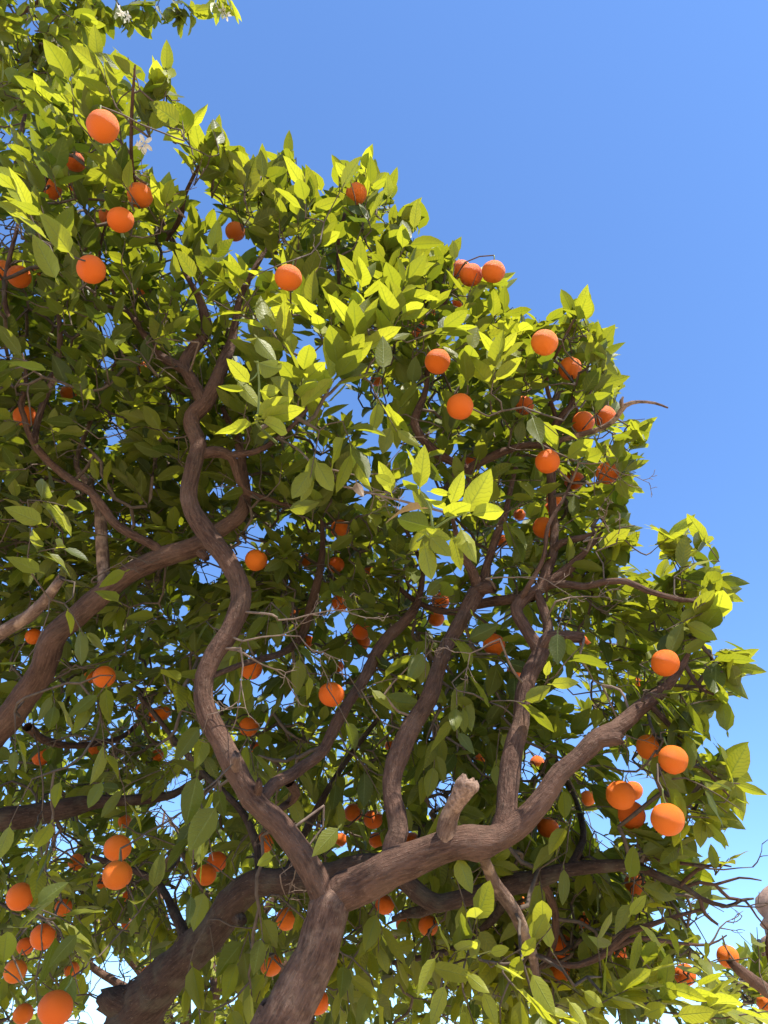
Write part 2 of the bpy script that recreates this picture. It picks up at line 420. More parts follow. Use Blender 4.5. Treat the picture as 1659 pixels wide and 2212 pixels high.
A.limb('branch', [(560, 1735, 1.88, 28), (590, 1695, 1.95, 27), (625, 1676, 2.0, 26), (655, 1655, 2.06, 26), (695, 1625, 2.12, 25), (720, 1577, 2.18, 26), (750, 1522, 2.25, 25), (780, 1477, 2.3, 25), (800, 1442, 2.34, 27), (825, 1392, 2.4, 26),
                  (855, 1360, 2.46, 26), (885, 1330, 2.5, 24), (905, 1290, 2.55, 16), (910, 1220, 2.6, 11), (870, 1130, 2.65, 8)], nseg=12)
A.limb('branch', [(625, 1690, 2.02, 22), (640, 1715, 2.06, 20), (622, 1735, 2.1, 18), (600, 1750, 2.0, 14)], nseg=8)
A.limb('branch', [(455, 1462, 1.99, 12), (530, 1432, 2.15, 13), (605, 1412, 2.4, 16), (645, 1382, 2.55, 18), (665, 1332, 2.62, 20), (690, 1237, 2.7, 18), (697, 1170, 2.75, 12), (690, 1080, 2.8, 8), (660, 960, 2.8, 7)], nseg=10)
A.limb('branch', [(1040, 1835, 1.82, 26), (1050, 1865, 1.85, 25), (1072, 1913, 1.88, 28), (1110, 1966, 1.9, 30), (1131, 2012, 1.92, 28), (1150, 2061, 1.93, 22), (1156, 2101, 1.94, 18), (1168, 2170, 1.94, 13), (1190, 2240, 1.9, 9)], mat=M_DEAD,
       label='drooping dead branch with pale peeling bark')
A.limb('branch_stub', [(512, 1672, 1.9, 26), (508, 1645, 1.87, 22), (511, 1630, 1.86, 17)], nseg=10, mat=M_DEAD, ragged=0.006)
A.limb('branch_stub', [(552, 1722, 1.88, 24), (560, 1700, 1.86, 18), (558, 1684, 1.85, 10)], nseg=10, ragged=0.006)
A.limb('branch', [(300, 430, 2.4, 5), (285, 350, 2.2, 8), (284, 270, 2.05, 8), (287, 200, 1.98, 7), (292, 140, 1.95, 4)], nseg=8)
A.limb('branch', [(360, 520, 2.6, 8), (390, 470, 2.55, 12), (400, 420, 2.5, 9), (440, 340, 2.4, 6), (470, 300, 2.3, 4)], nseg=8)
A.limb('branch', [(740, 720, 2.5, 7), (730, 560, 2.6, 8), (735, 500, 2.6, 8), (752, 440, 2.62, 6), (775, 380, 2.62, 4)], nseg=8)
A.limb('branch', [(1200, 900, 2.48, 10), (1180, 820, 2.45, 9), (1210, 750, 2.35, 7), (1240, 690, 2.3, 5)], nseg=8)
A.limb('branch', [(1478, 1430, 2.0, 9), (1500, 1470, 1.97, 9), (1540, 1500, 1.94, 7), (1560, 1450, 1.93, 5)], nseg=8)
A.limb('branch', [(1400, 1518, 1.95, 14), (1440, 1560, 1.92, 11), (1490, 1620, 1.88, 9), (1540, 1680, 1.85, 7), (1575, 1720, 1.84, 4)], nseg=8)
A.limb('branch', [(1455, 1580, 1.91, 9), (1440, 1640, 1.88, 9), (1420, 1690, 1.84, 8), (1460, 1760, 1.86, 5)], nseg=8)

# ---- tree B: dark limb that passes behind the trunk of A and reaches to the right
pB = P(262, 2245, 2.35)
baseB = np.array((pB[0] - 0.25, pB[1] + 0.1, 0.0))
B = Tree('dark orange tree whose thick limb passes behind the forked trunk', baseB)
B.limb('trunk', [('w', baseB[0], baseB[1], -0.02, 0.12), ('w', baseB[0] + 0.02, baseB[1], 0.3, 0.09), ('w', baseB[0] + 0.1, baseB[1], 0.9, 0.075), (262, 2320, 2.35, 140), (285, 2225, 2.34, 128),
                 (312, 2165, 2.33, 100), (360, 2111, 2.31, 84), (415, 2056, 2.29, 77), (470, 1996, 2.27, 71), (510, 1943, 2.25, 66), (552, 1910, 2.23, 60), (615, 1902, 2.21, 54),
                 (700, 1892, 2.2, 50), (760, 1872, 2.18, 46), (820, 1868, 2.18, 44), (870, 1898, 2.18, 42), (905, 1931, 2.17, 41), (945, 1951, 2.16, 37), (995, 1941, 2.15, 36), (1055, 1926, 2.14, 40),
                 (1110, 1911, 2.13, 41), (1170, 1896, 2.12, 37), (1230, 1878, 2.1, 30), (1305, 1871, 2.08, 25), (1370, 1871, 2.06, 21), (1430, 1896, 2.04, 18), (1480, 1917, 2.02, 14),
                 (1515, 1941, 2.0, 11), (1570, 1958, 1.99, 8), (1600, 1945, 1.98, 7), (1628, 1941, 1.98, 4)], mat=M_BARK_GREY, nseg=18)
B.limb('branch_stub', [(290, 2170, 2.33, 70), (245, 2165, 2.33, 62), (215, 2160, 2.33, 40)], mat=M_BARK_GREY, ragged=0.01)
B.limb('branch_stub', [(505, 1975, 2.25, 30), (520, 1985, 2.21, 26), (524, 1990, 2.19, 20)], mat=M_BARK_GREY, ragged=-0.006)
B.limb('branch', [(950, 1950, 2.16, 24), (915, 1968, 2.2, 24), (885, 1972, 2.25, 20), (850, 1985, 2.3, 12)], mat=M_BARK_GREY, nseg=10)
B.limb('branch', [(1360, 1872, 2.06, 12), (1400, 1855, 2.05, 11), (1450, 1862, 2.03, 9), (1500, 1868, 2.01, 7), (1560, 1872, 2.0, 4)], nseg=8)
B.limb('branch', [(1470, 1912, 2.02, 9), (1505, 1880, 2.01, 8), (1545, 1868, 2.0, 6), (1580, 1872, 1.99, 3)], nseg=8)
B.limb('branch', [(1480, 1917, 2.02, 9), (1510, 1906, 2.01, 8), (1545, 1911, 2.0, 7), (1597, 1896, 1.99, 5), (1645, 1902, 1.98, 3)], nseg=8)
B.limb('branch', [(1545, 1911, 2.0, 7), (1575, 1940, 1.99, 7), (1610, 1946, 1.98, 6), (1635, 1980, 1.97, 4), (1660, 2010, 1.96, 3)], nseg=8)
B.limb('branch', [(1512, 1940, 2.0, 9), (1523, 1974, 1.99, 9), (1552, 1998, 1.98, 5)], nseg=8, ragged=0.006)
B.limb('branch', [(1150, 2061, 2.1, 12), (1230, 2086, 2.08, 13), (1300, 2064, 2.06, 15), (1355, 2016, 2.04, 15), (1405, 1998, 2.02, 12), (1455, 1981, 2.0, 9), (1515, 1965, 2.0, 7)], nseg=8)
B.limb('branch', [(1320, 2052, 2.05, 10), (1380, 2026, 2.04, 9), (1455, 2036, 2.02, 8), (1530, 2041, 2.0, 5), (1570, 2020, 2.0, 3)], nseg=8)
B.limb('branch', [(1170, 1896, 2.12, 20), (1200, 1980, 2.2, 16), (1190, 2060, 2.25, 13), (1160, 2090, 2.2, 12), (1150, 2061, 2.1, 12)], nseg=8)
B.limb('branch', [(550, 1912, 2.23, 26), (560, 1850, 2.35, 20), (520, 1750, 2.5, 16), (420, 1650, 2.7, 13), (300, 1500, 2.9, 9)], nseg=10, mat=M_BARK_GREY)
B.limb('branch', [(615, 1902, 2.21, 22), (640, 1840, 2.4, 18), (700, 1720, 2.6, 14), (780, 1600, 2.8, 11), (900, 1450, 3.0, 8)], nseg=10, mat=M_BARK_GREY)
B.limb('branch', [(415, 2056, 2.29, 30), (380, 1980, 2.5, 20), (330, 1900, 2.7, 15), (200, 1850, 2.9, 10)], nseg=10, mat=M_BARK_GREY)
B.limb('branch', [(1110, 1911, 2.13, 22), (1060, 1990, 2.4, 18), (980, 2050, 2.7, 14), (850, 2080, 3.0, 10)], nseg=10, mat=M_BARK_GREY)
B.limb('branch', [(1230, 1878, 2.1, 18), (1260, 1800, 2.3, 14), (1230, 1700, 2.6, 12), (1150, 1550, 2.9, 8)], nseg=10, mat=M_BARK_GREY)

# ---- tree C: limbs entering from the side, blossom in its upper shoots
pC = P(-330, 1980, 2.6)
baseC = np.array((pC[0] - 0.15, pC[1] + 0.05, 0.0))
C = Tree('orange tree with white blossom and shaded limbs beside the forked tree', baseC)
C.limb('trunk', [('w', baseC[0], baseC[1], -0.02, 0.13), ('w', baseC[0], baseC[1], 0.3, 0.10), ('w', baseC[0] + 0.05, baseC[1], 1.0, 0.085), (-330, 1980, 2.6, 110), (-260, 1860, 2.58, 96), (-200, 1790, 2.56, 80)], nseg=18)
C.limb('limb', [(-215, 1815, 2.57, 62), (-120, 1690, 2.53, 66), (-50, 1620, 2.5, 62), (0, 1572, 2.47, 60), (42, 1520, 2.45, 57), (88, 1452, 2.43, 55), (115, 1378, 2.42, 54), (165, 1332, 2.41, 50), (220, 1284, 2.4, 47),
                (270, 1243, 2.4, 45), (350, 1204, 2.4, 45), (420, 1182, 2.4, 40), (475, 1145, 2.42, 33), (513, 1117, 2.44, 30), (529, 1085, 2.46, 26), (526, 1030, 2.5, 21), (515, 960, 2.55, 16), (480, 880, 2.6, 11)], nseg=16)
C.limb('branch_stub', [(425, 1185, 2.4, 24), (440, 1200, 2.38, 20), (447, 1208, 2.37, 14)], nseg=10, ragged=0.006)
C.limb('branch', [(352, 1200, 2.4, 22), (335, 1180, 2.39, 21), (290, 1157, 2.38, 20), (250, 1132, 2.38, 19), (220, 1092, 2.38, 18), (195, 1062, 2.38, 17), (165, 1044, 2.38, 17), (120, 1011, 2.38, 16), (80, 968, 2.38, 15),
                  (60, 930, 2.38, 13), (52, 900, 2.36, 12), (44, 871, 2.36, 12), (56, 831, 2.36, 10), (50, 780, 2.4, 10), (25, 705, 2.42, 10), (9, 640, 2.44, 11), (20, 560, 2.45, 10), (40, 470, 2.5, 7), (30, 380, 2.6, 6), (50, 260, 2.8, 6), (90, 180, 3.0, 5), (110, 90, 3.1, 5), (100, -40, 3.1, 5)], nseg=10)
C.limb('branch', [(75, 962, 2.38, 12), (78, 925, 2.42, 16), (95, 866, 2.45, 14), (118, 806, 2.48, 14), (130, 731, 2.52, 12), (120, 640, 2.6, 9), (90, 540, 2.7, 7)], nseg=10)
C.limb('branch', [(225, 1285, 2.4, 28), (224, 1237, 2.45, 27), (220, 1162, 2.52, 26), (214, 1107, 2.58, 22), (190, 1046, 2.64, 15), (165, 996, 2.7, 12), (200, 900, 2.8, 10), (260, 760, 2.9, 8)], nseg=10, mat=M_DEAD)
C.limb('limb', [(-205, 1800, 2.56, 56), (-110, 1790, 2.6, 54), (0, 1771, 2.65, 50), (100, 1756, 2.7, 46), (165, 1741, 2.74, 38), (225, 1731, 2.78, 27), (300, 1727, 2.82, 22), (375, 1716, 2.86, 18), (408, 1694, 2.9, 13), (470, 1660, 2.95, 8)], nseg=14, mat=M_BARK_GREY)
C.limb('branch', [(-150, 1500, 2.3, 22), (-60, 1410, 2.28, 26), (0, 1368, 2.25, 27), (65, 1328, 2.22, 28), (105, 1288, 2.2, 24), (131, 1250, 2.18, 18)], mat=M_DEAD, nseg=12, ragged=0.012, label='snapped branch with flaking reddish bark')
C.limb('branch', [(-120, 1690, 2.53, 40), (-140, 1600, 2.4, 28), (-150, 1500, 2.3, 24)], nseg=10)
C.limb('branch', [(-200, 1795, 2.56, 60), (-330, 1500, 2.7, 50), (-350, 1100, 2.9, 38), (-300, 700, 3.1, 28), (-200, 350, 3.2, 20), (-80, 120, 3.2, 14), (60, 20, 3.15, 10), (180, -30, 3.1, 7), (250, -10, 3.05, 5)], nseg=10)
C.limb('branch', [(60, 20, 3.15, 8), (200, -80, 3.1, 9), (320, -90, 3.1, 8), (400, -60, 3.1, 6), (470, -20, 3.1, 4)], nseg=8)
C.limb('branch', [(60, 1570, 2.55, 20), (100, 1600, 2.7, 16), (180, 1610, 2.9, 13), (280, 1580, 3.2, 10), (350, 1480, 3.5, 8)], nseg=8)

# ---- tree D: a branch end at the other side
pD = P(1900, 2330, 2.7)
baseD = np.array((pD[0] + 0.3, pD[1] + 0.1, 0.0))
D = Tree('orange tree reaching a short cut branch in beside the carved stone', baseD)
D.limb('trunk', [('w', baseD[0], baseD[1], -0.02, 0.11), ('w', baseD[0], baseD[1], 0.3, 0.085), ('w', baseD[0] - 0.05, baseD[1], 0.8, 0.07), (1950, 2330, 2.7, 75), (1880, 2270, 2.66, 60), (1760, 2200, 2.6, 40),
                 (1659, 2141, 2.55, 28), (1612, 2107, 2.52, 25), (1590, 2090, 2.5, 20), (1575, 2076, 2.49, 12)], ragged=0.012)
D.limb('branch', [(1800, 2225, 2.62, 30), (1720, 2130, 2.6, 26), (1672, 2080, 2.58, 24), (1662, 2020, 2.6, 12), (1700, 1950, 2.65, 8)], nseg=10)
D.limb('branch', [(1950, 2330, 2.7, 40), (1960, 2100, 2.8, 30), (1900, 1900, 2.9, 18), (1850, 1800, 3.0, 10)], nseg=10)

LS = np.array(LIMB_SAMPLES)

# ------------------------------------------------------------------ oranges: frame x, y, apparent diameter
ORANGES = [
 # (x, y, diameter, label)
 (222, 273, 68, 'large orange hanging below the tall shoot tips near the blossom'),
 (162, 348, 46, 'orange half hidden by a leaf under the large orange near the blossom'),
 (302, 422, 54, 'round orange hanging clear in a gap of dark twigs below the tallest shoots'),
 (770, 418, 46, 'lone orange held in an upright tuft of leaves against the sky'),
 (197, 582, 61, 'orange with a dark leaf cupping its underside, beside big pale leaves'),
 (623, 600, 60, 'orange with a bare twig crossing under it, above the left limb'),
 (508, 500, 42, 'dull red orange tucked in shade among leaves high in the crown'),
 (1066, 587, 51, 'orange at the open end of a row of three on the crown edge'),
 (1018, 594, 50, 'middle orange of a row of three, with a dry papery scab'),
 (996, 583, 44, 'rear orange of a row of three, partly covered by the middle one'),
 (1176, 740, 58, 'orange scarred by a grey twig mark, below three upright leaves'),
 (1232, 796, 50, 'orange tucked behind leaves just below the scarred orange'),
 (945, 781, 55, 'clean bright orange beside the pile of yellow green leaves'),
 (994, 878, 58, 'clean bright orange hanging below another above long curled leaves'),
 (1132, 876, 42, 'orange half covered by a folded leaf in the sunny crown edge'),
 (1260, 912, 48, 'shaded orange beneath the dead twig that pokes into the sky'),
 (1307, 900, 46, 'orange at the foot of the dead twig that pokes into the sky'),
 (1183, 997, 54, 'bright orange crossed by a thin diagonal twig'),
 (1312, 1022, 50, 'orange under broad leaves at the crown edge below the dead twig'),
 (1240, 1037, 44, 'orange under a leaf beside the orange crossed by a twig'),
 (1175, 1140, 48, 'orange behind a thin upright branch above the knotted limb top'),
 (54, 899, 48, 'orange behind a thin shaded branch near the snapped reddish branch'),
 (735, 1142, 42, 'orange hanging under a twig and leaves in the middle of the crown'),
 (553, 1210, 48, 'deep orange fruit beside the bend of the left limb'),
 (735, 1302, 38, 'orange showing as a crescent behind a round leaf'),
 (1067, 1393, 48, 'orange wrapped in fine dry twigs between the two upright limbs'),
 (716, 1500, 56, 'brightest orange, fully lit, beside the branch with round knots'),
 (543, 1445, 46, 'orange behind dry twigs beside the left limb'),
 (537, 1570, 42, 'orange crossed by a dark branch inside the curve of the left limb'),
 (552, 1615, 26, 'small orange below the one crossed by a dark branch'),
 (225, 1462, 48, 'dark shaded orange above dense leaves under the shaded side limb'),
 (1437, 1432, 60, 'large orange with a leaf folded over its top at the outer shoots'),
 (1402, 1614, 57, 'smooth orange of a touching pair above dark leaves'),
 (1454, 1641, 62, 'larger orange of a touching pair, next to the outer leaves'),
 (1341, 1718, 62, 'orange on top of a cluster with a leaf across its lower side'),
 (1364, 1760, 58, 'orange hanging lowest in a cluster under the right limb'),
 (1368, 1708, 40, 'orange mostly hidden behind a cluster under the right limb'),
 (1442, 1770, 70, 'biggest orange, round and bare, hanging below the touching pair'),
 (1270, 1724, 34, 'small orange under a leaf between the right limb and the cluster'),
 (1183, 1787, 46, 'orange hanging alone just below the right limb'),
 (1372, 1910, 47, 'orange under the long horizontal grey limb, leaf below it'),
 (763, 1755, 40, 'orange above a drooping leaf between the two lower limbs'),
 (806, 1770, 42, 'orange half behind a leaf against the upright limb'),
 (813, 1815, 34, 'orange showing low behind the upright limb base'),
 (889, 1815, 34, 'orange peeping over the top of the right limb'),
 (570, 1820, 44, 'orange partly behind the left limb near the trunk fork'),
 (619, 1985, 46, 'orange hanging beside the trunk just below the fork'),
 (585, 2085, 46, 'dark red orange in shade low beside the trunk'),
 (687, 2165, 48, 'orange half hidden behind the lower trunk'),
 (831, 1955, 42, 'orange touching the underside of the right limb near the fork'),
 (925, 2000, 42, 'orange hanging alone under the curved grey limb'),
 (1124, 1951, 30, 'orange with twig shadows behind the drooping dead branch'),
 (1213, 2043, 50, 'upper orange of a pair under a bright curled leaf'),
 (1208, 2096, 50, 'lower orange of a pair with a dark leaf over it'),
 (1265, 1991, 40, 'shaded orange with a twig in front above the bright pair'),
 (1338, 2058, 36, 'orange behind crossing bare twigs'),
 (1480, 2106, 46, 'orange with a dark twig along its side above bright low leaves'),
 (1572, 2066, 46, 'orange behind the end of the short cut branch'),
 (1655, 2166, 40, 'orange below the short cut branch, half covered by a bright leaf'),
 (254, 1832, 58, 'upper orange of a stacked pair with a dry petal above'),
 (253, 1890, 62, 'lower orange of a stacked pair with a shiny leaf across it'),
 (43, 1937, 56, 'orange beside a big dark leaf below the shaded side limb'),
 (93, 2023, 54, 'orange notched by two overlapping leaf tips'),
 (55, 2044, 36, 'dark orange just behind the one notched by leaf tips'),
 (33, 2098, 48, 'orange half under a long leaf low in the shaded side'),
 (120, 2178, 74, 'largest low orange beside the gap of open sky'),
 (50, 2190, 42, 'shaded orange next to the largest low orange'),
 (324, 2106, 40, 'orange against the thick dark limb behind the trunk'),
 (469, 1861, 42, 'orange with shaded leaf over it, above the thick dark limb'),
 (445, 1890, 44, 'dull orange deep in shade above the thick dark limb'),
]
SETS = [
 ('orange in the shaded trio below the large orange near the blossom', 'shaded trio of oranges', [(110, 408, 46), (92, 390, 40), (152, 398, 34)]),
 ('orange of an overlapping pair behind dark twigs under the tallest shoots', 'overlapping pair under the tallest shoots', [(260, 475, 56), (238, 466, 48)]),
 ('orange behind the thin dark branch opposite the blossom branch', 'oranges behind the thin dark branch', [(42, 598, 50), (5, 585, 46), (68, 590, 36)]),
 ('shaded orange glimpsed between leaves under the row of three', 'oranges glimpsed under the row of three', [(990, 654, 26), (940, 667, 28), (905, 703, 34), (897, 728, 30)]),
 ('orange of a dark stacked pair beside the branch with round knots', 'dark stacked pair in the crown', [(780, 1362, 40), (782, 1388, 36)]),
 ('orange of an overlapping pair in twigs above the one behind an upright branch', 'overlapping pair in the upper twigs', [(1197, 1077, 36), (1190, 1102, 36)]),
 ('orange of a small trio deep between the shaded side limb and the left limb', 'small deep trio', [(305, 1532, 28), (350, 1540, 36), (328, 1545, 30)]),
 ('shaded orange half lost among leaves just above the dark lower side limb', 'oranges above the dark lower side limb', [(88, 1635, 36), (203, 1622, 32)]),
 ('shaded orange peeping out just behind the stacked pair', 'oranges behind the stacked pair', [(165, 1862, 34), (222, 1905, 30), (278, 1936, 26)]),
]
ORANGES += [
 (305, 622, 34, 'dull orange deep in shade near the top of the left limb, beside curled leaves'),
 (148, 850, 34, 'orange patch among dark leaves between two thin shaded branches'),
 (303, 792, 26, 'tiny orange patch below the crooked side branch of the left limb'),
 (815, 820, 30, 'orange sliver inside the pile of yellow green leaves'),
 (1216, 948, 26, 'small orange sliver under the two oranges at the dead twig'),
 (1019, 994, 32, 'orange sliver behind the arched branch above the brightest leaf shoot'),
 (1083, 1168, 28, 'half orange peeping past the upright branch next to the brightest leaf shoot'),
 (1122, 1112, 26, 'small orange tucked under leaves over the upright branch end'),
 (952, 1297, 40, 'dark orange in deep shade beside the cut knuckle of the upright limb'),
 (942, 1337, 36, 'dark red orange below another beside the cut knuckle'),
 (803, 1230, 32, 'shaded orange above the tip of the branch with round knots'),
 (725, 1220, 38, 'dark orange overlapped by twigs beside the slender dark branch'),
 (662, 1210, 28, 'orange sliver just past the slender dark branch from a twiggy one'),
 (640, 1327, 28, 'small orange half covered by a round leaf beside the slender dark branch'),
 (730, 1440, 26, 'tiny orange patch among leaves over the brightest orange'),
 (665, 1385, 26, 'tiny orange at the foot of the slender dark branch'),
 (1110, 1452, 32, 'half orange against the bend of the forked upright limb'),
 (1264, 1387, 26, 'orange sliver at the cut end of the side stub'),
 (1419, 1284, 28, 'orange patch behind the long arched dead branch'),
 (1375, 1474, 22, 'tiny orange patch beside the tip of the right limb'),
 (844, 1612, 26, 'tiny orange touching the middle of the upright limb'),
 (1037, 1637, 28, 'orange patch between the two upright limbs above the broken stump'),
 (1160, 1648, 32, 'orange in the crook between the upright limb and the right limb'),
 (197, 1462, 30, 'glowing orange sliver touching the dark shaded orange'),
 (73, 1375, 36, 'glowing orange between the snapped reddish branch and the shaded side limb'),
 (340, 1632, 28, 'sunlit orange sliver above the gap of sky beside the left limb'),
 (269, 1774, 28, 'glowing orange patch directly above the stacked pair'),
 (137, 1960, 36, 'orange under a pale leaf beneath the big dark leaf'),
 (155, 2095, 32, 'dark orange behind a hanging leaf above the largest low orange'),
 (275, 1995, 26, 'small orange under a round pale leaf below the stacked pair'),
 (872, 1997, 34, 'small orange with leaf shadow beside the lone orange under the curved limb'),
 (736, 1814, 28, 'dark orange behind the drooping leaf between the lower limbs'),
 (1124, 2056, 26, 'tiny dark orange behind the tip of the drooping dead branch'),
]
allor = [(x, y, w, lab, None) for x, y, w, lab in ORANGES]
for lab, grp, lst in SETS:
    allor += [(x, y, w, lab, grp) for x, y, w in lst]

def orange_mesh():
    nu, nv = 28, 18
    vs, fs = [], []
    for j in range(nv + 1):
        th = math.pi * j / nv
        for i in range(nu):
            ph = 2 * math.pi * i / nu
            r = 1.0 - 0.05 * math.exp(-(th / 0.16) ** 2) - 0.035 * math.exp(-((math.pi - th) / 0.09) ** 2)
            d = Vector((math.sin(th) * math.cos(ph), math.sin(th) * math.sin(ph), math.cos(th)))
            r *= 1 + 0.03 * noise.noise(d * 1.7) + 0.012 * noise.noise(d * 5)
            vs.append((d.x * r, d.y * r, d.z * r * 0.95))
    for j in range(nv):
        for i in range(nu):
            a, b = j * nu + i, j * nu + (i + 1) % nu
            fs.append((a, a + nu, b + nu, b))
    me = bpy.data.meshes.new('orange'); me.from_pydata(vs, [], fs)
    me.polygons.foreach_set('use_smooth', [True] * len(fs)); me.materials.append(M_ORANGE)
    return me

def stem_mesh():
    path = catmull([(0, 0, 0.90, 0.075), (0.0, 0.02, 1.05, 0.060), (0.05, 0.0, 1.35, 0.055), (0.02, 0.05, 1.75, 0.06)], 0.12)
    v, f, uv = tube(path, 7, 0.0)
    v = [tuple(q) for q in v]; f = list(f)
    for k in range(5):                                     # calyx lobes
        a = 2 * math.pi * k / 5
        n0 = len(v)
        for r, da, z in ((0.04, 0, 0.965), (0.13, -0.4, 0.945), (0.23, 0, 0.935), (0.13, 0.4, 0.945)):
            v.append((r * math.cos(a + da), r * math.sin(a + da), z))
        f.append((n0, n0 + 1, n0 + 2, n0 + 3))
    me = bpy.data.meshes.new('stem'); me.from_pydata(v, [], f)
    me.polygons.foreach_set('use_smooth', [True] * len(f)); me.materials.append(M_SHOOT)
    return me

OM, SM = orange_mesh(), stem_mesh()
ORC = []                                                    # centre, radius
STEM_TOPS = []
placed = []
for x, y, w, lab, grp in allor:
    dia = 0.072 if w > 38 else 0.068
    d = min(dia * FPX / w, 3.3)
    r = 0.5 * w * d / FPX
    # keep oranges out of limbs and of each other
    for _ in range(30):
        c = P(x, y, d); bad = False
        for c2, r2 in placed:
            if np.linalg.norm(c - c2) < r + r2 - 0.004:
                bad = True
        if not bad:
            dl = np.hypot(LS[:, 0] - x, LS[:, 1] - y)
            near = (dl < LS[:, 3] + w * 0.5) & (np.abs(LS[:, 2] - d) < r + LS[:, 3] * LS[:, 2] / FPX)
            bad = bool(near.any())
        if not bad:
            break
        d += -0.025 if grp is None and w >= 36 and not any(k_ in lab for k_ in ('behind', 'hidden', 'peeping', 'crossed')) else 0.03
        r = 0.5 * w * d / FPX
    placed.append((c, r))
    o = bpy.data.objects.new('orange', OM)
    o.location = c; o.scale = (r * random.uniform(0.97, 1.03), r, r * random.uniform(0.94, 1.04))
    o.rotation_euler = (random.uniform(-0.35, 0.35), random.uniform(-0.35, 0.35), random.uniform(0, 6.28))
    tag(o, lab, 'orange', grp or 'oranges hanging in the tree')
    link(o)
    s = bpy.data.objects.new('stem', SM); link(s, o)
    m = o.rotation_euler.to_matrix()
    STEM_TOPS.append((np.array(c) + np.array(m @ Vector((0.02, 0.05, 1.70))) * r, c))
    ORC.append((c, r))
OC = np.array([c for c, r in ORC]); OR = np.array([r for c, r in ORC])
OX, OY, OD = project(OC)

# ------------------------------------------------------------------ leaf shapes
ROWS_T = np.array((-0.17, -0.07, 0.0, 0.14, 0.36, 0.6, 0.82, 1.0))
COLS_S = np.array((-1.0, -0.5, 0.0, 0.5, 1.0))
NR, NC = len(ROWS_T), len(COLS_S)
LEAF_FACES = []
for i in range(NR - 1):
    for k in range(NC - 1):
        a = i * NC + k
        LEAF_FACES.append((a, a + 1, a + NC + 1, a + NC))
LEAF_FACES = np.array(LEAF_FACES)

def leaf_shape(width, fold, curl, twist, wave, tip, asym):
    vs = np.zeros((NR, NC, 3)); uv = np.zeros((NR, NC, 2))
    for i, t in enumerate(ROWS_T):
        if t < 0:
            w = 0.010 if i == 0 else 0.032
        else:
            w = width * 0.5 * (math.sin(math.pi * min(1, t ** 0.80)) ** 0.72) * (1 - tip * t * t) if 0 < t < 1 else (0.012 if t == 0 else 0.002)
        cu = curl * max(0, t) ** 1.6
        for k, s in enumerate(COLS_S):
            ww = w * s * (1 + asym * s)
            z = abs(s) ** 1.25 * w * fold - cu + wave * w * math.sin(t * 7 + (2.1 if s > 0 else 0.4)) * abs(s) * (1 if t > 0 else 0)
            yy = t - 0.25 * curl * max(0, t) ** 2
            ang = twist * max(0, t)
            vs[i, k] = (ww * math.cos(ang) - z * math.sin(ang) * 0.5, yy, z + ww * math.sin(ang))
            uv[i, k] = (0.5 + s * 0.5, max(0, t))
    return vs.reshape(-1, 3), uv.reshape(-1, 2)

VARIANTS = []             # verts, uv, colour rgba
CLS = {}
def add_class(name, n, young_lit, chl, rnd, brown=0.0, wide=(0.44, 0.59)):
    ids = []
    for i in range(n):
        v, uv = leaf_shape(rng.uniform(*wide), rng.uniform(0.05, 0.5), rng.uniform(-0.05, 0.28) if not brown else rng.uniform(0.2, 0.6),
                           rng.uniform(-0.5, 0.5), rng.uniform(0.0, 0.28), rng.uniform(0.12, 0.38), rng.uniform(-0.12, 0.12))
        c = np.array((rng.uniform(*rnd), rng.uniform(*young_lit), rng.uniform(*chl) if rng.random() < 0.3 else 0.0, brown))
        ids.append(len(VARIANTS)); VARIANTS.append((v, uv, c))
    CLS[name] = ids
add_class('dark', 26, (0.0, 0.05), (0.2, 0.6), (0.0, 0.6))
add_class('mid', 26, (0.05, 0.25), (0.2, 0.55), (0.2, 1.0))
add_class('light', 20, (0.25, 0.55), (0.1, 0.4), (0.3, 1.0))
add_class('young_lit', 16, (0.7, 1.0), (0.0, 0.2), (0.4, 1.0), wide=(0.44, 0.56))  # young yellow-green growth; the colour also stands in for sun on leaves
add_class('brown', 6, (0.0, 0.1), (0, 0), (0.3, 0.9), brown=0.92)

UPZ = np.array((0, 0, 1.0))
FACE = 0.35 * np.array(SUN_DIR)                             # blades turn a little to the light
def frame(axis, up):
    y = unit(axis); z = up - y * (up @ y)
    if np.linalg.norm(z) < 0.05:
        z = np.array((0.3, -0.6, 0.2)); z = z - y * (z @ y)
    z = unit(z); x = np.cross(y, z)
    return np.stack([x, y, z], axis=1)

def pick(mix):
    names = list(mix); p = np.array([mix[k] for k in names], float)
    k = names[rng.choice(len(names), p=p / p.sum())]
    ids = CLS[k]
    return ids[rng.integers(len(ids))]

def inside(poly, x, y):
    c = False; n = len(poly); j = n - 1
    for i in range(n):
        xi, yi = poly[i]; xj, yj = poly[j]
        if (yi > y) != (yj > y) and x < (xj - xi) * (y - yi) / (yj - yi) + xi:
            c = not c
        j = i
    return c

# sky gaps seen through the crowns (frame x, y, radius), kept open right through
GAPS = [(365, 1752, 34), (392, 1700, 16), (450, 1228, 24), (470, 1205, 14), (238, 2118, 46), (265, 2165, 34), (215, 2185, 26), (966, 1718, 26), (945, 1740, 18), (528, 1040, 14), (545, 1150, 12), (470, 1060, 12), (230, 706, 16), (228, 780, 10),
        (20, 500, 30), (12, 760, 14), (250, 935, 14), (1150, 1622, 12), (1190, 1700, 14), (1130, 1668, 10), (1300, 1790, 16), (1310, 1825, 10), (385, 1905, 12), (360, 1935, 12), (385, 1990, 14), (150, 1830, 12), (120, 1820, 10), (215, 1150, 8),
        (1000, 350, 1), (1275, 1780, 10), (420, 400, 16), (520, 1190, 10), (700, 985, 7), (1090, 1190, 8), (180, 440, 10), (1530, 1990, 26), (1590, 1990, 40), (1545, 2022, 18), (1420, 1985, 12)]
GA = np.array(GAPS, float)

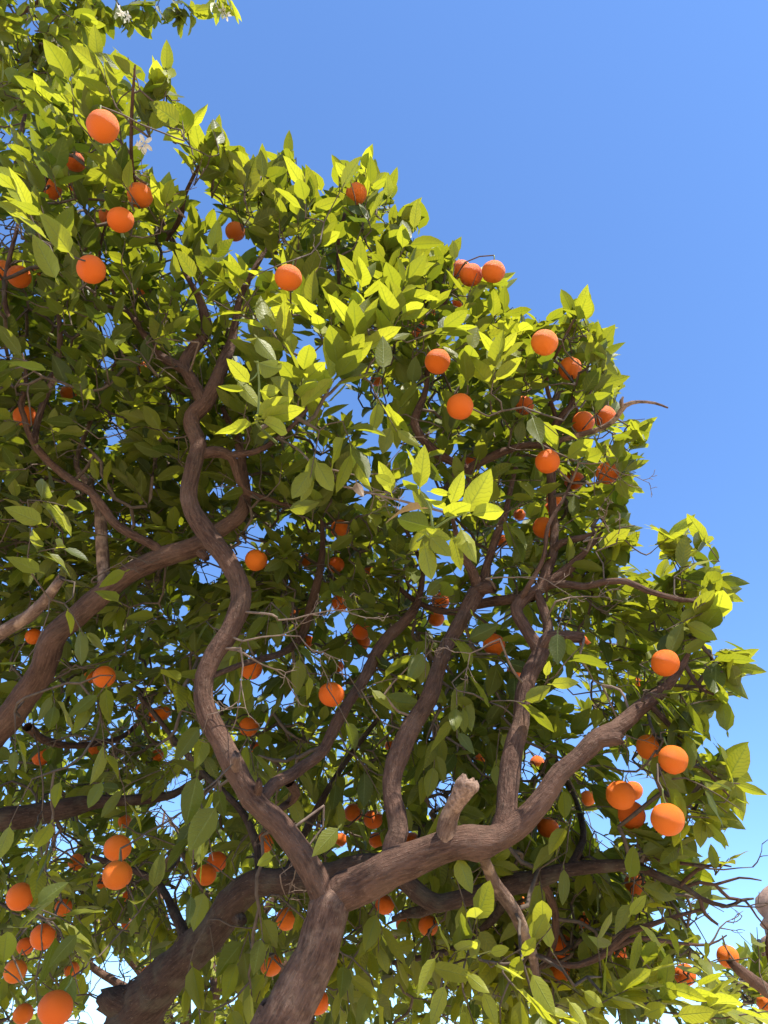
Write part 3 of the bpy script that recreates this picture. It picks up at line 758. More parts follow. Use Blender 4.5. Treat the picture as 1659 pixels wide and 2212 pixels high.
SIL = [(255, 72), (300, 150), (325, 170), (333, 118), (345, 150), (360, 85), (385, 200), (395, 240), (450, 224), (415, 285), (445, 310), (455, 255), (475, 246), (492, 275), (482, 318), (515, 313), (520, 345), (560, 330), (567, 306), (580, 340), (600, 325),
       (625, 280), (645, 330), (680, 360), (690, 395), (685, 430), (715, 440), (698, 405), (735, 400), (716, 333), (760, 350), (800, 306), (812, 345), (835, 375), (859, 358), (867, 420), (917, 425), (905, 450), (920, 465), (875, 495), (900, 520), (925, 506),
       (960, 520), (997, 510), (985, 560), (1020, 570), (1113, 588), (1095, 625), (1100, 660), (1120, 665), (1152, 666), (1165, 690), (1200, 690), (1210, 623), (1240, 640), (1270, 613), (1281, 650), (1265, 695), (1300, 688), (1337, 704), (1310, 740), (1352, 740),
       (1330, 790), (1362, 812), (1345, 855), (1330, 890), (1370, 902), (1422, 898), (1402, 940), (1397, 982), (1380, 1010), (1392, 1065), (1355, 1085), (1362, 1110), (1390, 1140), (1370, 1160), (1392, 1180), (1360, 1200), (1375, 1225), (1410, 1215), (1425, 1138),
       (1455, 1160), (1464, 1180), (1468, 1150), (1484, 1110), (1503, 1110), (1497, 1150), (1478, 1170), (1512, 1163), (1562, 1184), (1572, 1230), (1592, 1231), (1622, 1262), (1592, 1280), (1607, 1300), (1555, 1312), (1540, 1332), (1550, 1380), (1530, 1390),
       (1548, 1400), (1600, 1393), (1640, 1398), (1622, 1430), (1658, 1452), (1602, 1462), (1617, 1512), (1560, 1485), (1577, 1557), (1530, 1540), (1537, 1602), (1500, 1582), (1512, 1640), (1560, 1620), (1580, 1600), (1624, 1599), (1612, 1640), (1592, 1655),
       (1658, 1718), (1602, 1724), (1612, 1792), (1580, 1802), (1552, 1790), (1577, 1830), (1535, 1802), (1512, 1782), (1507, 1830), (1520, 1850), (1470, 1880), (1460, 1960), (1420, 2010), (1500, 2060), (1560, 2080), (1600, 2040), (1659, 2075), (1800, 2400), (-700, 2400), (-700, -300), (150, -300), (205, 130)]
def keep_leaf(c, tip, limbclear=0.9, near_ok=False, tree=None):
    """False where a leaf would close a sky gap, cut into an orange, or cover a limb or a bare orange"""
    for q in (c, tip):
        dd = np.linalg.norm(OC - q, axis=1)
        if (dd < OR + 0.008).any():
            return False
    x, y, d = project(c)
    if d < 0.6:
        return False
    if (np.hypot(GA[:, 0] - x, GA[:, 1] - y) < GA[:, 2] + 14).any():
        return False
    tx, ty, td = project(tip)
    if (np.hypot(GA[:, 0] - tx, GA[:, 1] - ty) < GA[:, 2]).any():
        return False
    if tree is A and tx > 205 and (not inside(SIL, tx, ty) or not inside(SIL, x, y)):
        return False
    for qx, qy, qd in ((x, y, d), (tx, ty, td)):
        front = qd < OD + OR
        vis = np.hypot(OX - qx, OY - qy) < OR / OD * FPX * 0.86
        hit = vis & front & (OR / OD * FPX > 19)
        if hit.any() and rng.random() < 0.9:
            return False
        hit = vis & front
        if hit.any() and rng.random() < 0.6:
            return False
    if not near_ok:
        m = ((np.hypot(LS[:, 0] - x, LS[:, 1] - y) < LS[:, 3] + 14) | (np.hypot(LS[:, 0] - tx, LS[:, 1] - ty) < LS[:, 3] + 4)) & (d < LS[:, 2] + 0.02) & (LS[:, 3] > 5)
        if m.any() and rng.random() < limbclear:
            return False
    return True

def sprig(tree, base, direction, n, length, mix, size=(0.070, 0.106), droop=0.25, limbclear=0.9, attach=True, spread=1.0):
    """a shoot with alternate leaves"""
    d = unit(direction)
    side = unit(np.cross(d, (0.3, 0.2, 0.9) if abs(d[2]) < 0.9 else (1, 0, 0))); oth = np.cross(d, side)
    ph = rng.uniform(0, 6.28)
    pts = [base + d * length * u - UPZ * droop * length * 0.5 * u * u for u in (0, 0.33, 0.66, 1.0)]
    made = 0
    for i in range(n):
        u = 0.08 + 0.92 * (i + 0.6 * rng.random()) / n
        k = u * 3; j = min(2, int(k)); p = pts[j] + (pts[j + 1] - pts[j]) * (k - j)
        a = ph + i * 2.4 + rng.normal(0, 0.3)
        rad = side * math.cos(a) + oth * math.sin(a)
        open_ = rng.uniform(0.6, 1.2) * spread * (1.0 - 0.55 * u)
        ax = unit(d * math.cos(open_) + rad * math.sin(open_) - UPZ * droop * rng.uniform(0.0, 0.9) + rng.normal(0, 0.12, 3))
        up = unit(0.62 * UPZ + 0.45 * (d - ax * (d @ ax)) + FACE + rng.normal(0, 0.36, 3))
        L = rng.uniform(*size) * (1.0 if u < 0.75 else 0.8)
        M = frame(ax, up)
        st = p + ax * L * 0.15
        c = st + ax * L * 0.45
        if not keep_leaf(c, st + ax * L * 0.97, limbclear, tree=tree):
            continue
        tree.leaves.append((M * L, st, pick(mix)))
        made += 1
    if tree is A and made and project(base)[0] > 205 and not all(inside(SIL, *project(q)[:2]) for q in pts[1:]):
        pts = pts[:2] if inside(SIL, *project(pts[1])[:2]) else pts[:1]
    if made and attach:
        tree.paths.append((base, pts, made))
    return made

def leaf_px(tree, b, t, d0, d1, cls, roll=0.0, wscale=1.0):
    """one leaf laid from blade base to tip at frame positions, with depths"""
    p0, p1 = P(b[0], b[1], d0), P(t[0], t[1], d1)
    ax = p1 - p0; L = np.linalg.norm(ax)
    toward = unit(CAM - (p0 + p1) / 2)
    up = -toward + 0.45 * UPZ                               # we look at the underside
    M = frame(ax, up)
    if roll:
        y = M[:, 1]; c, s = math.cos(roll), math.sin(roll)
        x2 = M[:, 0] * c + M[:, 2] * s
        M = np.stack([x2, y, np.cross(x2, y)], axis=1)
    ids = CLS[cls]
    S = M * L
    S[:, 0] *= wscale
    tree.leaves.append((S, p0, ids[rng.integers(len(ids))]))

# ------------------------------------------------------------------ crowns
def edge_dist(poly, x, y):
    p = np.array(poly, float); q = np.roll(p, -1, axis=0); e = q - p
    u = np.clip(((x - p[:, 0]) * e[:, 0] + (y - p[:, 1]) * e[:, 1]) / (e ** 2).sum(1), 0, 1)
    return np.hypot(p[:, 0] + u * e[:, 0] - x, p[:, 1] + u * e[:, 1] - y).min()

# outline of the crown of A along the sky: tips of its shoots (x, y, depth)
OUT = [(205, 150, 2.1), (262, 78, 2.0), (300, 150, 2.0), (360, 88, 1.95), (385, 205, 2.0), (448, 226, 2.1), (470, 248, 2.15), (515, 320, 2.3), (565, 315, 2.35), (625, 285, 2.35), (665, 345, 2.4), (690, 395, 2.45),
       (735, 335, 2.6), (800, 310, 2.6), (855, 362, 2.55), (912, 425, 2.5), (900, 490, 2.5), (935, 510, 2.5), (992, 512, 2.5), (1110, 592, 2.5), (1095, 655, 2.45), (1150, 668, 2.4),
       (1212, 628, 2.3), (1272, 618, 2.25), (1330, 706, 2.2), (1350, 745, 2.2), (1362, 815, 2.25), (1420, 903, 2.3), (1395, 985, 2.3), (1390, 1065, 2.3), (1375, 1125, 2.3), (1390, 1165, 2.25),
       (1370, 1240, 2.2), (1425, 1150, 2.15), (1498, 1112, 2.1), (1560, 1188, 2.05), (1618, 1258, 2.0), (1600, 1300, 2.0), (1545, 1345, 2.0), (1550, 1395, 2.0), (1638, 1402, 1.95), (1652, 1450, 1.95), (1612, 1508, 1.92), (1575, 1555, 1.9),
       (1560, 1585, 1.9), (1620, 1602, 1.88), (1595, 1660, 1.86), (1656, 1718, 1.85), (1612, 1785, 1.85), (1575, 1825, 1.9), (1540, 1850, 1.95), (1480, 1870, 2.0)]
POLY = [(x, y) for x, y, d in OUT] + [(1480, 1960), (1400, 2040), (1200, 2100), (600, 2100), (-150, 2100), (-150, 700), (60, 400), (120, 250)]
def lerp_out(x, y):
    o = np.array(OUT); w = 1 / (np.hypot(o[:, 0] - x, o[:, 1] - y) ** 2 + 900)
    return float((w * o[:, 2]).sum() / w.sum())

CEN = P(700, 1250, 2.75)
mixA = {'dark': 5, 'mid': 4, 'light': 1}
mixE = {'dark': 2, 'mid': 5, 'light': 4, 'young_lit': 0.6}  # paler at the crown edge, catching sun put into the leaf colour

# shoots along the outline
for i, (x, y, d) in enumerate(OUT):
    tipp = P(x, y, d)
    nx, ny, nd = OUT[min(i + 1, len(OUT) - 1)]
    cx_, cy_ = 700 - x, 1350 - y
    n_ = math.hypot(cx_, cy_)
    for rep in range(2):
        ins = (112, 140)[rep] * 2.1 / d
        jx, jy = rng.normal(0, (6, 30, 45)[rep], 2)
        up_bias = 0.35
        dx, dy = cx_ / n_, cy_ / n_
        dy += up_bias; m_ = math.hypot(dx, dy); dx /= m_; dy /= m_
        b = P(x + dx * ins + jx, y + dy * ins + jy, d + 0.08 + rng.uniform(-0.15, 0.25))
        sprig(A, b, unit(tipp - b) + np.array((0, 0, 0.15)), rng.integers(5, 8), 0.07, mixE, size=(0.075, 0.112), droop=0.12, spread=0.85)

# single leaves whose tips draw the outline, each with companions on the same shoot
for i in range(1, len(SIL) - 7):
    q0, q1, q2 = np.array(SIL[i - 1], float), np.array(SIL[i], float), np.array(SIL[i + 1], float)
    v0, v2 = unit(q0 - q1), unit(q2 - q1)
    cr = (q1 - q0)[0] * (q2 - q1)[1] - (q1 - q0)[1] * (q2 - q1)[0]
    if v0 @ v2 < -0.45 or cr <= 0 or q1[1] > 1850:
        continue
    inw = unit(v0 + v2)
    if q1[0] < 1100:
        inw = unit(inw + np.array((0.0, 0.35)))
    d = lerp_out(*q1)
    ln = rng.uniform(60, 84) * 2.1 / d
    b = q1 + inw * ln
    dd = rng.uniform(-0.03, 0.05)
    cls = rng.choice(['mid', 'light', 'light', 'young_lit'], p=[0.3, 0.35, 0.2, 0.15])
    leaf_px(A, b, q1, d + dd + 0.03, d + dd, cls, rng.uniform(-0.6, 0.6), rng.uniform(0.72, 0.95))
    n_c = 0
    for k in range(5):
        a = rng.uniform(-1.1, 1.1)
        dr = -inw * math.cos(a) + np.array((-inw[1], inw[0])) * math.sin(a)
        tp = b + dr * ln * rng.uniform(0.75, 1.0) + inw * rng.uniform(0, 22)
        if not inside(SIL, tp[0], tp[1]):
            continue
        leaf_px(A, b + inw * rng.uniform(0, 18), tp, d + rng.uniform(-0.05, 0.12), d + rng.uniform(-0.08, 0.1), rng.choice(['mid', 'light', 'young_lit', 'dark'], p=[0.45, 0.35, 0.1, 0.1]), rng.uniform(-0.8, 0.8))
        n_c += 1
    b3, b4 = P(b[0], b[1], d + 0.03), P(b[0] + inw[0] * 50, b[1] + inw[1] * 50, d + 0.08)
    A.paths.append((b4, [b4, (b3 + b4) / 2, b3, P(*(q1 + inw * ln * 1.0), d + 0.03)], 3))

# the body of the crown
count = 0
for _ in range(24000):
    x, y = rng.uniform(-150, 1640), rng.uniform(90, 2100)
    if not inside(POLY, x, y):
        continue
    e = edge_dist(POLY[:len(OUT)], x, y)
    if e < 45 or (e < 150 and rng.random() < 0.3) or (x > 1250 and y > 1050 and rng.random() < 0.15):
        continue
    if y > 1350 and x < 900 and rng.random() < 0.6:
        continue
    k = min(1.0, e / 420.0); th = math.sqrt(1 - (1 - k) ** 2)
    dedge = lerp_out(x, y)
    low = np.clip((y - 850) / 350, 0, 1)
    dn = dedge + (0.02 + 0.05 * k) * (1 - low) + low * (0.30 * k) - (1 - low) * 0.12 * th
    df = dedge + 0.20 + th * 1.05
    d = rng.uniform(dn, df)
    if x < 250 and y > 1200:
        d += 0.5
    if low > 0.6 and x < 1250 and d < 2.25:
        d += 0.5
    b = P(x, y, d)
    out = unit(b - CEN)
    dr = out * 0.8 + UPZ * rng.uniform(-0.1, 0.7) + rng.normal(0, 0.45, 3)
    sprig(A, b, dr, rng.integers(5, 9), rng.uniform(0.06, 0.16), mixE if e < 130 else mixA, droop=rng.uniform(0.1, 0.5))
    count += 1
    if count >= 2700:
        break

# the far side of the crown
count = 0
while count < 850:
    x, y = rng.uniform(-100, 1560), rng.uniform(300, 2100)
    if not inside(POLY, x, y) or edge_dist(POLY[:len(OUT)], x, y) < 110:
        continue
    if y > 1350 and x < 900 and rng.random() < 0.7:
        continue
    b = P(x, y, rng.uniform(3.2, 4.3))
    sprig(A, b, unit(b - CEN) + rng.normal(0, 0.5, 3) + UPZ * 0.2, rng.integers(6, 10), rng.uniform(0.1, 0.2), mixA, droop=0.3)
    count += 1

# sunlit near shoots in front of the crown; paler leaf mixes paint in the sun
def near(x, y, d, ang, n, mix, size=(0.078, 0.112), length=0.12, droop=0.1, toward=0.2, tree=None):
    a = R(ang)
    dirv = RIGHT * math.cos(a) + UP * math.sin(a) - FWD * toward
    sprig(tree or A, P(x, y, d), dirv, n, length, mix, size, droop, limbclear=0.97 if y > 1100 else 0.6)
mixY = {'light': 4, 'young_lit': 5, 'mid': 1}
mixYY = {'young_lit': 6, 'light': 2}
for x, y, d, a, n in [(640, 900, 1.9, 80, 8), (700, 860, 1.95, 60, 9), (760, 800, 2.0, 80, 9), (820, 760, 2.05, 60, 9), (700, 740, 2.05, 110, 9), (780, 690, 2.1, 90, 9), (840, 680, 2.1, 60, 8), (640, 780, 2.0, 130, 7), (740, 910, 1.95, -70, 7), (690, 930, 1.95, -100, 6),
                      (560, 700, 2.1, 120, 7), (880, 740, 2.1, 20, 7), (810, 850, 2.1, -60, 7), (660, 680, 2.15, 140, 7)]:
    near(x, y, d, a, n, mixY, size=(0.09, 0.125))
for x, y, d, a, n in [(660, 470, 2.1, 90, 6), (700, 480, 2.1, 60, 6), (120, 560, 1.75, 100, 6), (90, 520, 1.8, 110, 5), (600, 400, 2.3, 80, 8), (640, 370, 2.35, 90, 8), (560, 390, 2.3, 100, 8), (300, 200, 2.0, 80, 7), (350, 230, 2.0, 70, 7), (250, 230, 2.05, 110, 7), (160, 250, 2.1, 90, 6),
                      (420, 400, 2.25, 70, 7), (860, 560, 2.35, 60, 8), (960, 560, 2.45, 60, 6), (1060, 700, 2.35, 60, 8), (1240, 700, 2.2, 85, 8), (1130, 880, 2.1, -40, 8), (1060, 850, 2.1, 80, 7), (1010, 850, 2.1, 90, 5), (1000, 670, 2.35, 70, 7), (1330, 800, 2.2, 40, 7), (1370, 950, 2.2, 40, 7), (1340, 1140, 2.15, 10, 7),
                      (1490, 1210, 2.05, 60, 8), (1540, 1250, 2.0, 20, 8), (1530, 1280, 2.0, 0, 8), (1440, 1360, 2.0, 30, 7), (1560, 1450, 1.93, 10, 8), (1530, 1470, 1.93, -40, 7), (1490, 1560, 1.9, -30, 7), (1560, 1690, 1.85, 0, 7), (1540, 1730, 1.85, -40, 7), (1500, 1380, 2.0, 40, 7)]:
    near(x, y, d, a, n, {'light': 5, 'mid': 2, 'young_lit': 2}, size=(0.082, 0.118))
# low lit young shoots, sunlight partly put into the leaf colour
for x, y, d, a, n in [(960, 2090, 1.75, 60, 7), (1010, 2060, 1.75, 80, 8), (1060, 2090, 1.72, 40, 8), (1000, 2140, 1.7, -70, 8), (950, 2150, 1.72, -110, 6), (1100, 2120, 1.7, -40, 8), (1130, 2080, 1.72, 60, 6), (1080, 2170, 1.68, -90, 7), (1170, 2160, 1.7, -60, 8),
                      (1260, 2190, 1.7, 40, 7), (1330, 2160, 1.75, 60, 8), (1400, 2170, 1.75, 30, 8), (1300, 2110, 1.85, 100, 7), (1420, 2110, 1.85, 60, 7), (1460, 2190, 1.7, 20, 7), (1240, 2130, 1.8, 120, 6), (1500, 2150, 1.8, 0, 6), (1560, 2200, 1.7, 20, 7), (1340, 2210, 1.68, -90, 7), (1200, 2215, 1.66, -80, 6)]:
    near(x, y, d, a, n, {'light': 4, 'young_lit': 5, 'mid': 1}, size=(0.085, 0.12), tree=A)
for x, y, d, a, n in [(1600, 2140, 2.3, 40, 6), (1630, 2200, 2.1, 60, 6), (1590, 2060, 2.4, 60, 5), (1640, 2070, 2.4, 100, 5)]:
    near(x, y, d, a, n, {'light': 5, 'mid': 3, 'young_lit': 1}, tree=D)
# shaded leaves hanging nearer than the limbs
for x, y, d, a, n in [(430, 1720, 1.75, -70, 5), (420, 1800, 1.7, -90, 5), (700, 1760, 1.85, -100, 5), (60, 1080, 2.0, 0, 5), (60, 1200, 2.0, 20, 6), (90, 790, 2.1, 160, 4), (100, 1990, 1.8, -30, 6), (60, 1960, 1.8, 0, 5), (130, 2010, 1.75, -60, 6), (300, 1970, 1.9, 60, 5), (400, 1950, 2.0, -80, 6),
                      (980, 1880, 1.85, -70, 5), (1200, 1460, 1.9, 60, 4), (780, 1490, 2.0, 30, 3), (20, 1450, 2.0, 60, 5), (560, 1960, 1.95, -80, 5), (540, 2120, 1.95, -80, 6), (490, 2160, 2.0, -60, 6), (430, 2180, 1.9, -80, 6), (60, 2140, 1.7, 120, 5), (20, 2050, 1.75, 60, 5),
                      (1470, 1500, 1.9, -90, 5), (1420, 1650, 1.8, -70, 5), (1480, 1680, 1.8, -20, 6), (740, 2060, 2.0, -80, 6), (800, 2110, 2.0, -70, 6), (640, 560, 2.0, 200, 5), (560, 620, 2.1, 170, 6), (420, 620, 2.1, 60, 6), (480, 660, 2.15, 20, 5)]:
    near(x, y, d, a, n, {'mid': 5, 'light': 2, 'dark': 2}, tree=C if x < 140 and y > 700 else A, droop=0.4)

for _ in range(60):                                         # hanging shaded leaves under the crown
    x, y = rng.uniform(10, 860), rng.uniform(1280, 2150)
    near(x, y, rng.uniform(1.95, 2.5), rng.uniform(-130, -30), rng.integers(4, 8), {'mid': 5, 'light': 3, 'dark': 2}, size=(0.076, 0.112), length=0.1, tree=C if x < 330 else A, droop=0.45)
for _ in range(40):
    x, y = rng.uniform(860, 1480), rng.uniform(1150, 1880)
    near(x, y, rng.uniform(1.95, 2.4), rng.uniform(-130, 60), rng.integers(4, 7), {'mid': 5, 'light': 3, 'dark': 2}, size=(0.074, 0.108), length=0.1, droop=0.4)
# the brightest near shoot, leaf by leaf
for b, t, d0, d1, c, ro in [((907, 1053), (917, 961), 1.66, 1.64, 'young_lit', 0.2), ((905, 1052), (879, 968), 1.66, 1.7, 'young_lit', 1.2), ((845, 1064), (819, 994), 1.68, 1.68, 'young_lit', 0.3), ((845, 1045), (809, 1026), 1.66, 1.62, 'young_lit', -0.2), ((897, 1062), (872, 1020), 1.65, 1.6, 'light', 0.3),
                            ((929, 1062), (975, 1068), 1.66, 1.64, 'young_lit', -0.5), ((975, 1088), (1000, 1018), 1.65, 1.62, 'young_lit', 0.2), ((962, 1117), (1019, 1068), 1.62, 1.56, 'light', -0.2), ((1008, 1105), (1064, 1010), 1.62, 1.62, 'young_lit', 0.1), ((1021, 1111), (1099, 1094), 1.62, 1.58, 'young_lit', -0.2),
                            ((996, 1143), (1029, 1219), 1.63, 1.58, 'young_lit', 0.5), ((917, 1182), (933, 1256), 1.62, 1.58, 'young_lit', 0.0), ((929, 1160), (981, 1212), 1.61, 1.57, 'light', 0.2), ((977, 1158), (997, 1234), 1.63, 1.62, 'light', -0.4), ((912, 1150), (981, 1162), 1.63, 1.6, 'young_lit', -0.3),
                            ((926, 1138), (842, 1110), 1.6, 1.56, 'dark', 0.1), ((962, 1100), (917, 1070), 1.66, 1.64, 'young_lit', 0.5), ((930, 1110), (890, 1050), 1.68, 1.7, 'light', -0.2), ((950, 1150), (905, 1200), 1.66, 1.66, 'mid', 0.3),
                            ((537, 826), (489, 773), 1.82, 1.78, 'young_lit', 0.2), ((525, 844), (471, 836), 1.82, 1.78, 'young_lit', 0.6), ((514, 823), (566, 882), 1.84, 1.84, 'young_lit', 0.7), ((565, 845), (612, 842), 1.82, 1.78, 'young_lit', 0.1), ((559, 896), (634, 858), 1.81, 1.76, 'young_lit', 0.0),
                            ((565, 903), (658, 884), 1.80, 1.76, 'young_lit', -0.2), ((569, 912), (637, 927), 1.80, 1.76, 'young_lit', -0.4), ((543, 916), (466, 941), 1.8, 1.74, 'young_lit', 0.5), ((559, 784), (625, 812), 1.83, 1.78, 'light', 0.6), ((556, 730), (597, 780), 1.86, 1.84, 'light', 0.7),
                            ((828, 794), (826, 726), 1.85, 1.9, 'light', 0.0), ((1192, 1478), (1252, 1474), 1.75, 1.72, 'young_lit', 0.1), ((1180, 1460), (1186, 1424), 1.76, 1.75, 'young_lit', 0.0), ((770, 1042), (782, 1080), 1.8, 1.8, 'brown', 0.3), ((910, 1098), (818, 1096), 1.62, 1.58, 'brown', 0.6), ((488, 590), (487, 636), 2.2, 2.2, 'brown', 0.4),
                            ((625, 1100), (690, 1085), 2.0, 1.98, 'light', 0.4), ((1455, 1425), (1432, 1395), 1.9, 1.86, 'light', 0.5), ((1250, 2000), (1200, 2022), 1.85, 1.8, 'young_lit', -0.3), ((1210, 2095), (1232, 2045), 1.8, 1.78, 'dark', 0.1),
                            ((150, 545), (88, 455), 1.7, 1.68, 'light', 0.1), ((120, 600), (70, 505), 1.68, 1.66, 'light', -0.2), ((100, 800), (15, 784), 1.9, 1.86, 'light', 0.8), ((425, 1680), (400, 1785), 1.72, 1.7, 'mid', 0.2), ((465, 1745), (408, 1840), 1.7, 1.66, 'mid', 0.1),
                            ((730, 1790), (676, 1850), 1.75, 1.7, 'mid', -0.1), ((590, 1850), (548, 1868), 1.78, 1.75, 'light', 0.2), ((990, 1855), (1020, 1930), 1.78, 1.74, 'light', 0.2),
                            ((940, 2071), (892, 2153), 1.7, 1.66, 'young_lit', 0.4), ((960, 2131), (932, 2216), 1.68, 1.64, 'young_lit', 0.0), ((1045, 2146), (1075, 2216), 1.68, 1.65, 'young_lit', -0.2), ((1150, 2106), (1200, 2196), 1.66, 1.62, 'young_lit', 0.3), ((1172, 2030), (1246, 2011), 1.75, 1.7, 'young_lit', -0.4),
                            ((1010, 2106), (1060, 2148), 1.68, 1.65, 'young_lit', 0.2), ((935, 2091), (1032, 2108), 1.72, 1.68, 'light', -0.1), ((1060, 2058), (1102, 2048), 1.7, 1.68, 'young_lit', 0.4), ((1130, 2066), (1157, 2024), 1.7, 1.68, 'young_lit', 0.0), ((1108, 2112), (1122, 2066), 1.7, 1.68, 'light', 0.1),
                            ((988, 2058), (995, 1996), 1.74, 1.74, 'mid', 0.5), ((1030, 2070), (1015, 2018), 1.72, 1.7, 'light', -0.5), ((1262, 2142), (1308, 2178), 1.68, 1.65, 'young_lit', 0.2), ((1312, 2150), (1372, 2180), 1.7, 1.66, 'young_lit', -0.1), ((1325, 2122), (1408, 2166), 1.74, 1.7, 'light', 0.1),
                            ((1450, 2138), (1534, 2154), 1.7, 1.66, 'young_lit', -0.2), ((1465, 2194), (1552, 2184), 1.66, 1.63, 'young_lit', 0.1), ((1392, 2192), (1448, 2168), 1.68, 1.65, 'light', 0.3), ((1590, 2200), (1665, 2168), 1.66, 1.64, 'young_lit', 0.0), ((1230, 2165), (1268, 2218), 1.66, 1.62, 'young_lit', 0.2),
                            ((1590, 2085), (1604, 2030), 2.0, 2.0, 'light', 0.2), ((1362, 1975), (1396, 1932), 1.8, 1.8, 'young_lit', 0.1), ((1360, 1895), (1369, 1826), 1.85, 1.85, 'mid', 0.8), ((1430, 2160), (1462, 2112), 1.72, 1.7, 'light', 0.3), ((1540, 2190), (1600, 2140), 1.68, 1.66, 'light', -0.2), ((1180, 2150), (1132, 2190), 1.68, 1.65, 'light', 0.2),
                            ((300, 1960), (268, 2000), 1.75, 1.72, 'young_lit', 0.2), ((60, 1985), (130, 1948), 1.7, 1.66, 'dark', 0.3), ((165, 2020), (100, 2090), 1.68, 1.64, 'mid', 0.1), ((440, 1930), (412, 2010), 1.8, 1.78, 'mid', 0.1), ((130, 1690), (112, 1750), 2.0, 1.95, 'mid', 0.3), ((220, 1690), (190, 1748), 2.0, 1.95, 'mid', -0.2), ((255, 1300), (205, 1262), 2.1, 2.05, 'mid', 0.4),
                            ((85, 1235), (12, 1205), 1.95, 1.9, 'mid', 0.2), ((90, 1130), (8, 1095), 1.95, 1.92, 'light', 0.1), ((270, 1235), (205, 1265), 2.2, 2.15, 'mid', 0.2)]:
    leaf_px(A, b, t, d0, d1, c, ro)
SHOOTS = [[(900, 1170, 1.66, 5), (935, 1145, 1.66, 6), (972, 1120, 1.65, 5), (1015, 1108, 1.63, 4)], [(905, 1058, 1.67, 4), (930, 1100, 1.68, 5), (935, 1145, 1.66, 6), (960, 1190, 1.75, 6), (985, 1160, 2.1, 7)],
          [(556, 780, 1.84, 5), (560, 830, 1.83, 5), (558, 890, 1.82, 6), (555, 915, 1.84, 6), (590, 950, 2.1, 7), (600, 958, 2.36, 7)], [(525, 832, 1.83, 3), (550, 815, 1.83, 4), (559, 800, 1.84, 4)]]

# canopies of the neighbours, seen deeper between the limbs
mixG = {'light': 5, 'young_lit': 1.5, 'mid': 3}  # lighter mix, paints a sun glow into the deeper leaves
for _ in range(190):                                        # B, behind
    x, y = rng.uniform(150, 1420), rng.uniform(1350, 2250)
    if y < 1600 and x > 1000 or (x > 1250 and y < 1800):
        continue
    d = rng.uniform(2.7, 4.0)
    sprig(B, P(x, y, d), unit(rng.normal(0, 0.6, 3) + (0, 0.2, 0.3)), rng.integers(5, 9), rng.uniform(0.08, 0.18), mixA if d < 3.1 else mixG, droop=0.35)
for _ in range(120):                                        # B, around the bare right branches
    x, y = rng.uniform(1000, 1560), rng.uniform(1880, 2180)
    if inside([(1480, 1840), (1700, 1840), (1700, 2050), (1560, 2060), (1500, 2010)], x, y):
        continue
    d = rng.uniform(2.1, 2.7)
    sprig(B, P(x, y, d), unit(rng.normal(0, 0.6, 3) + (0.2, 0, 0.2)), rng.integers(4, 8), rng.uniform(0.08, 0.14), mixE, droop=0.35)
for x, y, a in [(1545, 1890, 60), (1590, 1925, -80), (1540, 1950, -90), (1500, 1990, -60), (1560, 2030, 90), (1490, 2040, 60), (1420, 1960, -60)]:
    near(x, y, 1.98, a, 3, {'light': 5, 'mid': 3}, size=(0.05, 0.075), tree=B, length=0.06)
for _ in range(270):                                        # C, side canopy
    x, y = rng.uniform(-500, 430), rng.uniform(620, 2230)
    d = rng.uniform(2.75, 4.2)
    sprig(C, P(x, y, d), unit(rng.normal(0, 0.6, 3) + (-0.1, 0.1, 0.4)), rng.integers(5, 9), rng.uniform(0.08, 0.18), mixA if d < 3.2 else mixG, droop=0.35)
TL = [(-500, -400), (150, -400), (330, -120), (150, 60), (110, 140), (70, 200), (40, 300), (-20, 420), (-500, 900)]
k = 0
while k < 150:                                              # C, blossoming top
    x, y = rng.uniform(-500, 330), rng.uniform(-400, 900)
    if not inside(TL, x, y):
        continue
    d = rng.uniform(2.8, 3.6)
    sprig(C, P(x, y, d), unit(rng.normal(0, 0.5, 3) + np.array((0.5, -0.3, -0.1))), rng.integers(5, 9), rng.uniform(0.08, 0.16), {'mid': 4, 'light': 4, 'dark': 2}, size=(0.06, 0.095), droop=0.5)
    k += 1
for x, y, a, n in [(180, -10, -60, 8), (215, 0, -80, 8), (250, 0, -60, 8), (265, 25, -50, 6), (300, -5, -70, 6), (350, -10, -110, 6), (375, 0, -75, 7), (395, 5, -50, 6), (385, -5, -90, 6), (200, 15, -90, 6), (150, 20, -70, 6), (120, 80, -30, 7), (130, 60, -60, 7), (100, 110, -40, 7), (130, 100, 0, 6), (60, 140, -60, 7), (470, -20, -80, 7), (480, -25, -60, 6)]:
    near(x, y, 3.05, a, n, {'mid': 4, 'light': 5, 'dark': 1} if x < 450 else {'young_lit': 5}, size=(0.08, 0.115), length=0.08, tree=C, droop=0.2)  # end tuft: strong sunlight painted as yellow leaf colour
for _ in range(46):
    x, y = rng.uniform(-60, 150), rng.uniform(-40, 215)
    if x + 0.55 * y > 190:
        continue
    near(x, y, rng.uniform(2.75, 3.2), rng.uniform(-100, 20), rng.integers(5, 9), {'mid': 4, 'light': 5, 'dark': 1}, size=(0.08, 0.11), length=0.1, tree=C, droop=0.25)
for _ in range(30):                                         # D
    x, y, d = rng.uniform(1640, 2050), rng.uniform(1850, 2250), rng.uniform(2.4, 3.2)
    if x < 1720 and y < 2080:
        continue
    sprig(D, P(x, y, d), unit(rng.normal(0, 0.6, 3) + (0, 0, 0.3)), 7, 0.14, mixE, droop=0.3)

